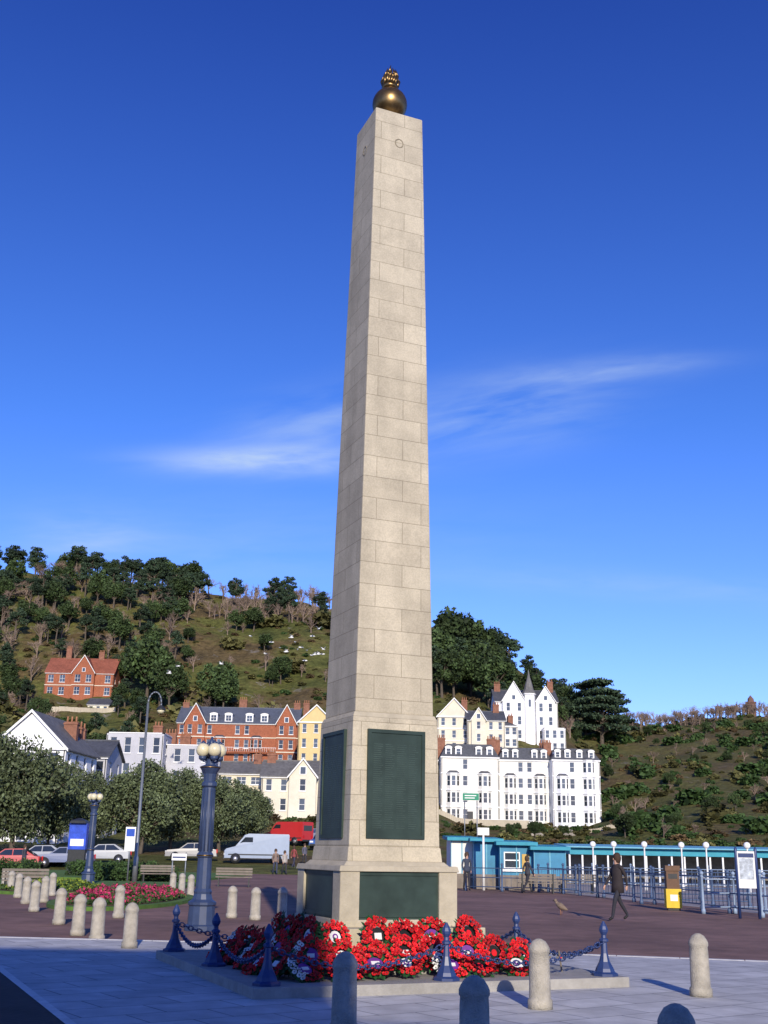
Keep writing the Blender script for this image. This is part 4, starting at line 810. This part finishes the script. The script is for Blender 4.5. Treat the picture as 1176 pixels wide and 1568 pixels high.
b=B('young_gull',(bX(279,35.2),35.2,-.1),.8); b.lathe('body',GB,[(.01,-.24),(.05,-.16),(.09,-.03),(.085,.08),(.05,.16),(.02,.2)],n=10)
for k in b.P: b.P[k][0]=[(x,z*.95,y*1.1+.24+z*.35) for x,y,z in b.P[k][0]]
b.sph('head',GB,(0,.2,.40),.052,10); b.tube('neck',GB,(0,.13,.30),(0,.19,.38),.055,.045,8); b.tube('bill',BLK,(0,.24,.395),(0,.31,.38),.014,.005,6)
for s in(-1,1):
    b.tube('legs',POT,(s*.035,0,.2),(s*.035,.01,.0),.008,.008,5); b.add('feet',POT,[(s*.035,-.01,.005),(s*.035-.03,.06,.005),(s*.035+.03,.06,.005)],[(0,1,2)])
b.done()
# ---------------------------------------------------------------- sky, sun, camera
az=(.13,-1.0); EL=math.radians(20.5)
wd=bpy.data.worlds.new('World'); SC.world=wd; wd.use_nodes=True; nt=wd.node_tree; N=nt.nodes; L=nt.links; bg=N['Background']
sky=N.new('ShaderNodeTexSky'); sky.sky_type='NISHITA'; sky.sun_disc=False; sky.sun_elevation=EL; sky.sun_rotation=math.atan2(az[0],az[1]); sky.air_density=1.0; sky.dust_density=.3; sky.ozone_density=2.5; sky.altitude=50
tc=N.new('ShaderNodeTexCoord'); sp=N.new('ShaderNodeSeparateXYZ'); L.new(tc.outputs['Generated'],sp.inputs[0])
# colour grade of the air: clear hazy blue low down, deep polarised blue overhead
vr=N.new('ShaderNodeValToRGB'); e_=vr.color_ramp.elements
while len(e_)<5: e_.new(.5)
for el,(q,c) in zip(e_,[(.0,(.46,.50,.92)),(.15,(.36,.47,.92)),(.36,(.21,.37,.78)),(.68,(.10,.20,.62)),(1,(.09,.18,.58))]): el.position=q; el.color=(*c,1)
L.new(sp.outputs[2],vr.inputs[0])
g2=N.new('ShaderNodeVectorMath'); g2.operation='SCALE'; g2.inputs['Scale'].default_value=2.35; L.new(vr.outputs[0],g2.inputs[0])
hs=N.new('ShaderNodeVectorMath'); hs.operation='MULTIPLY'; L.new(sky.outputs[0],hs.inputs[0]); L.new(g2.outputs[0],hs.inputs[1])
def M(op,a,b_=None,cl=False):
    k=N.new('ShaderNodeMath'); k.operation=op; k.use_clamp=cl
    for i,v in enumerate((a,b_)):
        if v is None: continue
        if isinstance(v,(int,float)): k.inputs[i].default_value=v
        else: L.new(v,k.inputs[i])
    return k.outputs[0]
yc=M('MAXIMUM',sp.outputs[1],.1); A=M('DIVIDE',sp.outputs[0],yc); Ee=M('DIVIDE',sp.outputs[2],yc)
tot=None
for (a0,e0,sl,wa,we,amp,lo) in((-.11,.350,.02,.10,.013,.85,.30),(-.05,.385,.22,.10,.035,.42,.34),(.12,.405,.22,.10,.035,.45,.34),(.20,.447,.12,.09,.012,.5,.30),(-.27,.27,.0,.06,.03,.42,.3),(.25,.235,-.05,.2,.012,.25,.35),(-.15,.26,.05,.25,.05,.16,.35)):
    da=M('SUBTRACT',A,a0); de=M('SUBTRACT',M('SUBTRACT',Ee,e0),M('MULTIPLY',da,sl))
    cb=N.new('ShaderNodeCombineXYZ'); L.new(M('MULTIPLY',da,5.),cb.inputs[0]); L.new(M('MULTIPLY',de,26.),cb.inputs[1]); cb.inputs[2].default_value=a0*10
    n1=N.new('ShaderNodeTexNoise'); n1.inputs['Scale'].default_value=1.3; n1.inputs['Detail'].default_value=6; n1.inputs['Roughness'].default_value=.55; n1.inputs['Distortion'].default_value=.3; L.new(cb.outputs[0],n1.inputs['Vector'])
    g=M('EXPONENT',M('MULTIPLY',M('ADD',M('POWER',M('ABSOLUTE',M('DIVIDE',da,wa)),2.),M('POWER',M('ABSOLUTE',M('DIVIDE',de,we)),2.)),-1.))
    nn=M('MULTIPLY',M('SUBTRACT',n1.outputs['Fac'],lo),3.0,True)
    f=M('MULTIPLY',M('MULTIPLY',g,nn),amp); tot=f if tot is None else M('ADD',tot,f,True)
mx=N.new('ShaderNodeMixRGB'); L.new(tot,mx.inputs[0]); L.new(hs.outputs[0],mx.inputs[1]); mx.inputs[2].default_value=(5.0,6.4,8.8,1)
L.new(mx.outputs[0],bg.inputs[0]); bg.inputs[1].default_value=.105
sn=bpy.data.lights.new('sun','SUN'); sn.energy=4.8; sn.angle=math.radians(.5); sn.color=(1,.90,.74); so=link(bpy.data.objects.new('sun',sn))
d=Vector((az[0]*math.cos(EL),az[1]*math.cos(EL),math.sin(EL))).normalized(); so.rotation_euler=d.to_track_quat('Z','Y').to_euler(); so.location=(10,-40,40)
cam=bpy.data.cameras.new('camera'); cam.sensor_fit='VERTICAL'; cam.sensor_height=24; cam.lens=24*1722/1568; cam.clip_end=9000; cam.clip_start=.1
co=link(bpy.data.objects.new('camera',cam)); co.matrix_world=Matrix.Translation((0,0,1.6))@Matrix.Rotation(math.radians(90+16.8),4,'X')@Matrix.Rotation(math.radians(1.05),4,'Z'); SC.camera=co
SC.view_settings.view_transform='Standard'; SC.view_settings.look='None'; SC.view_settings.exposure=0
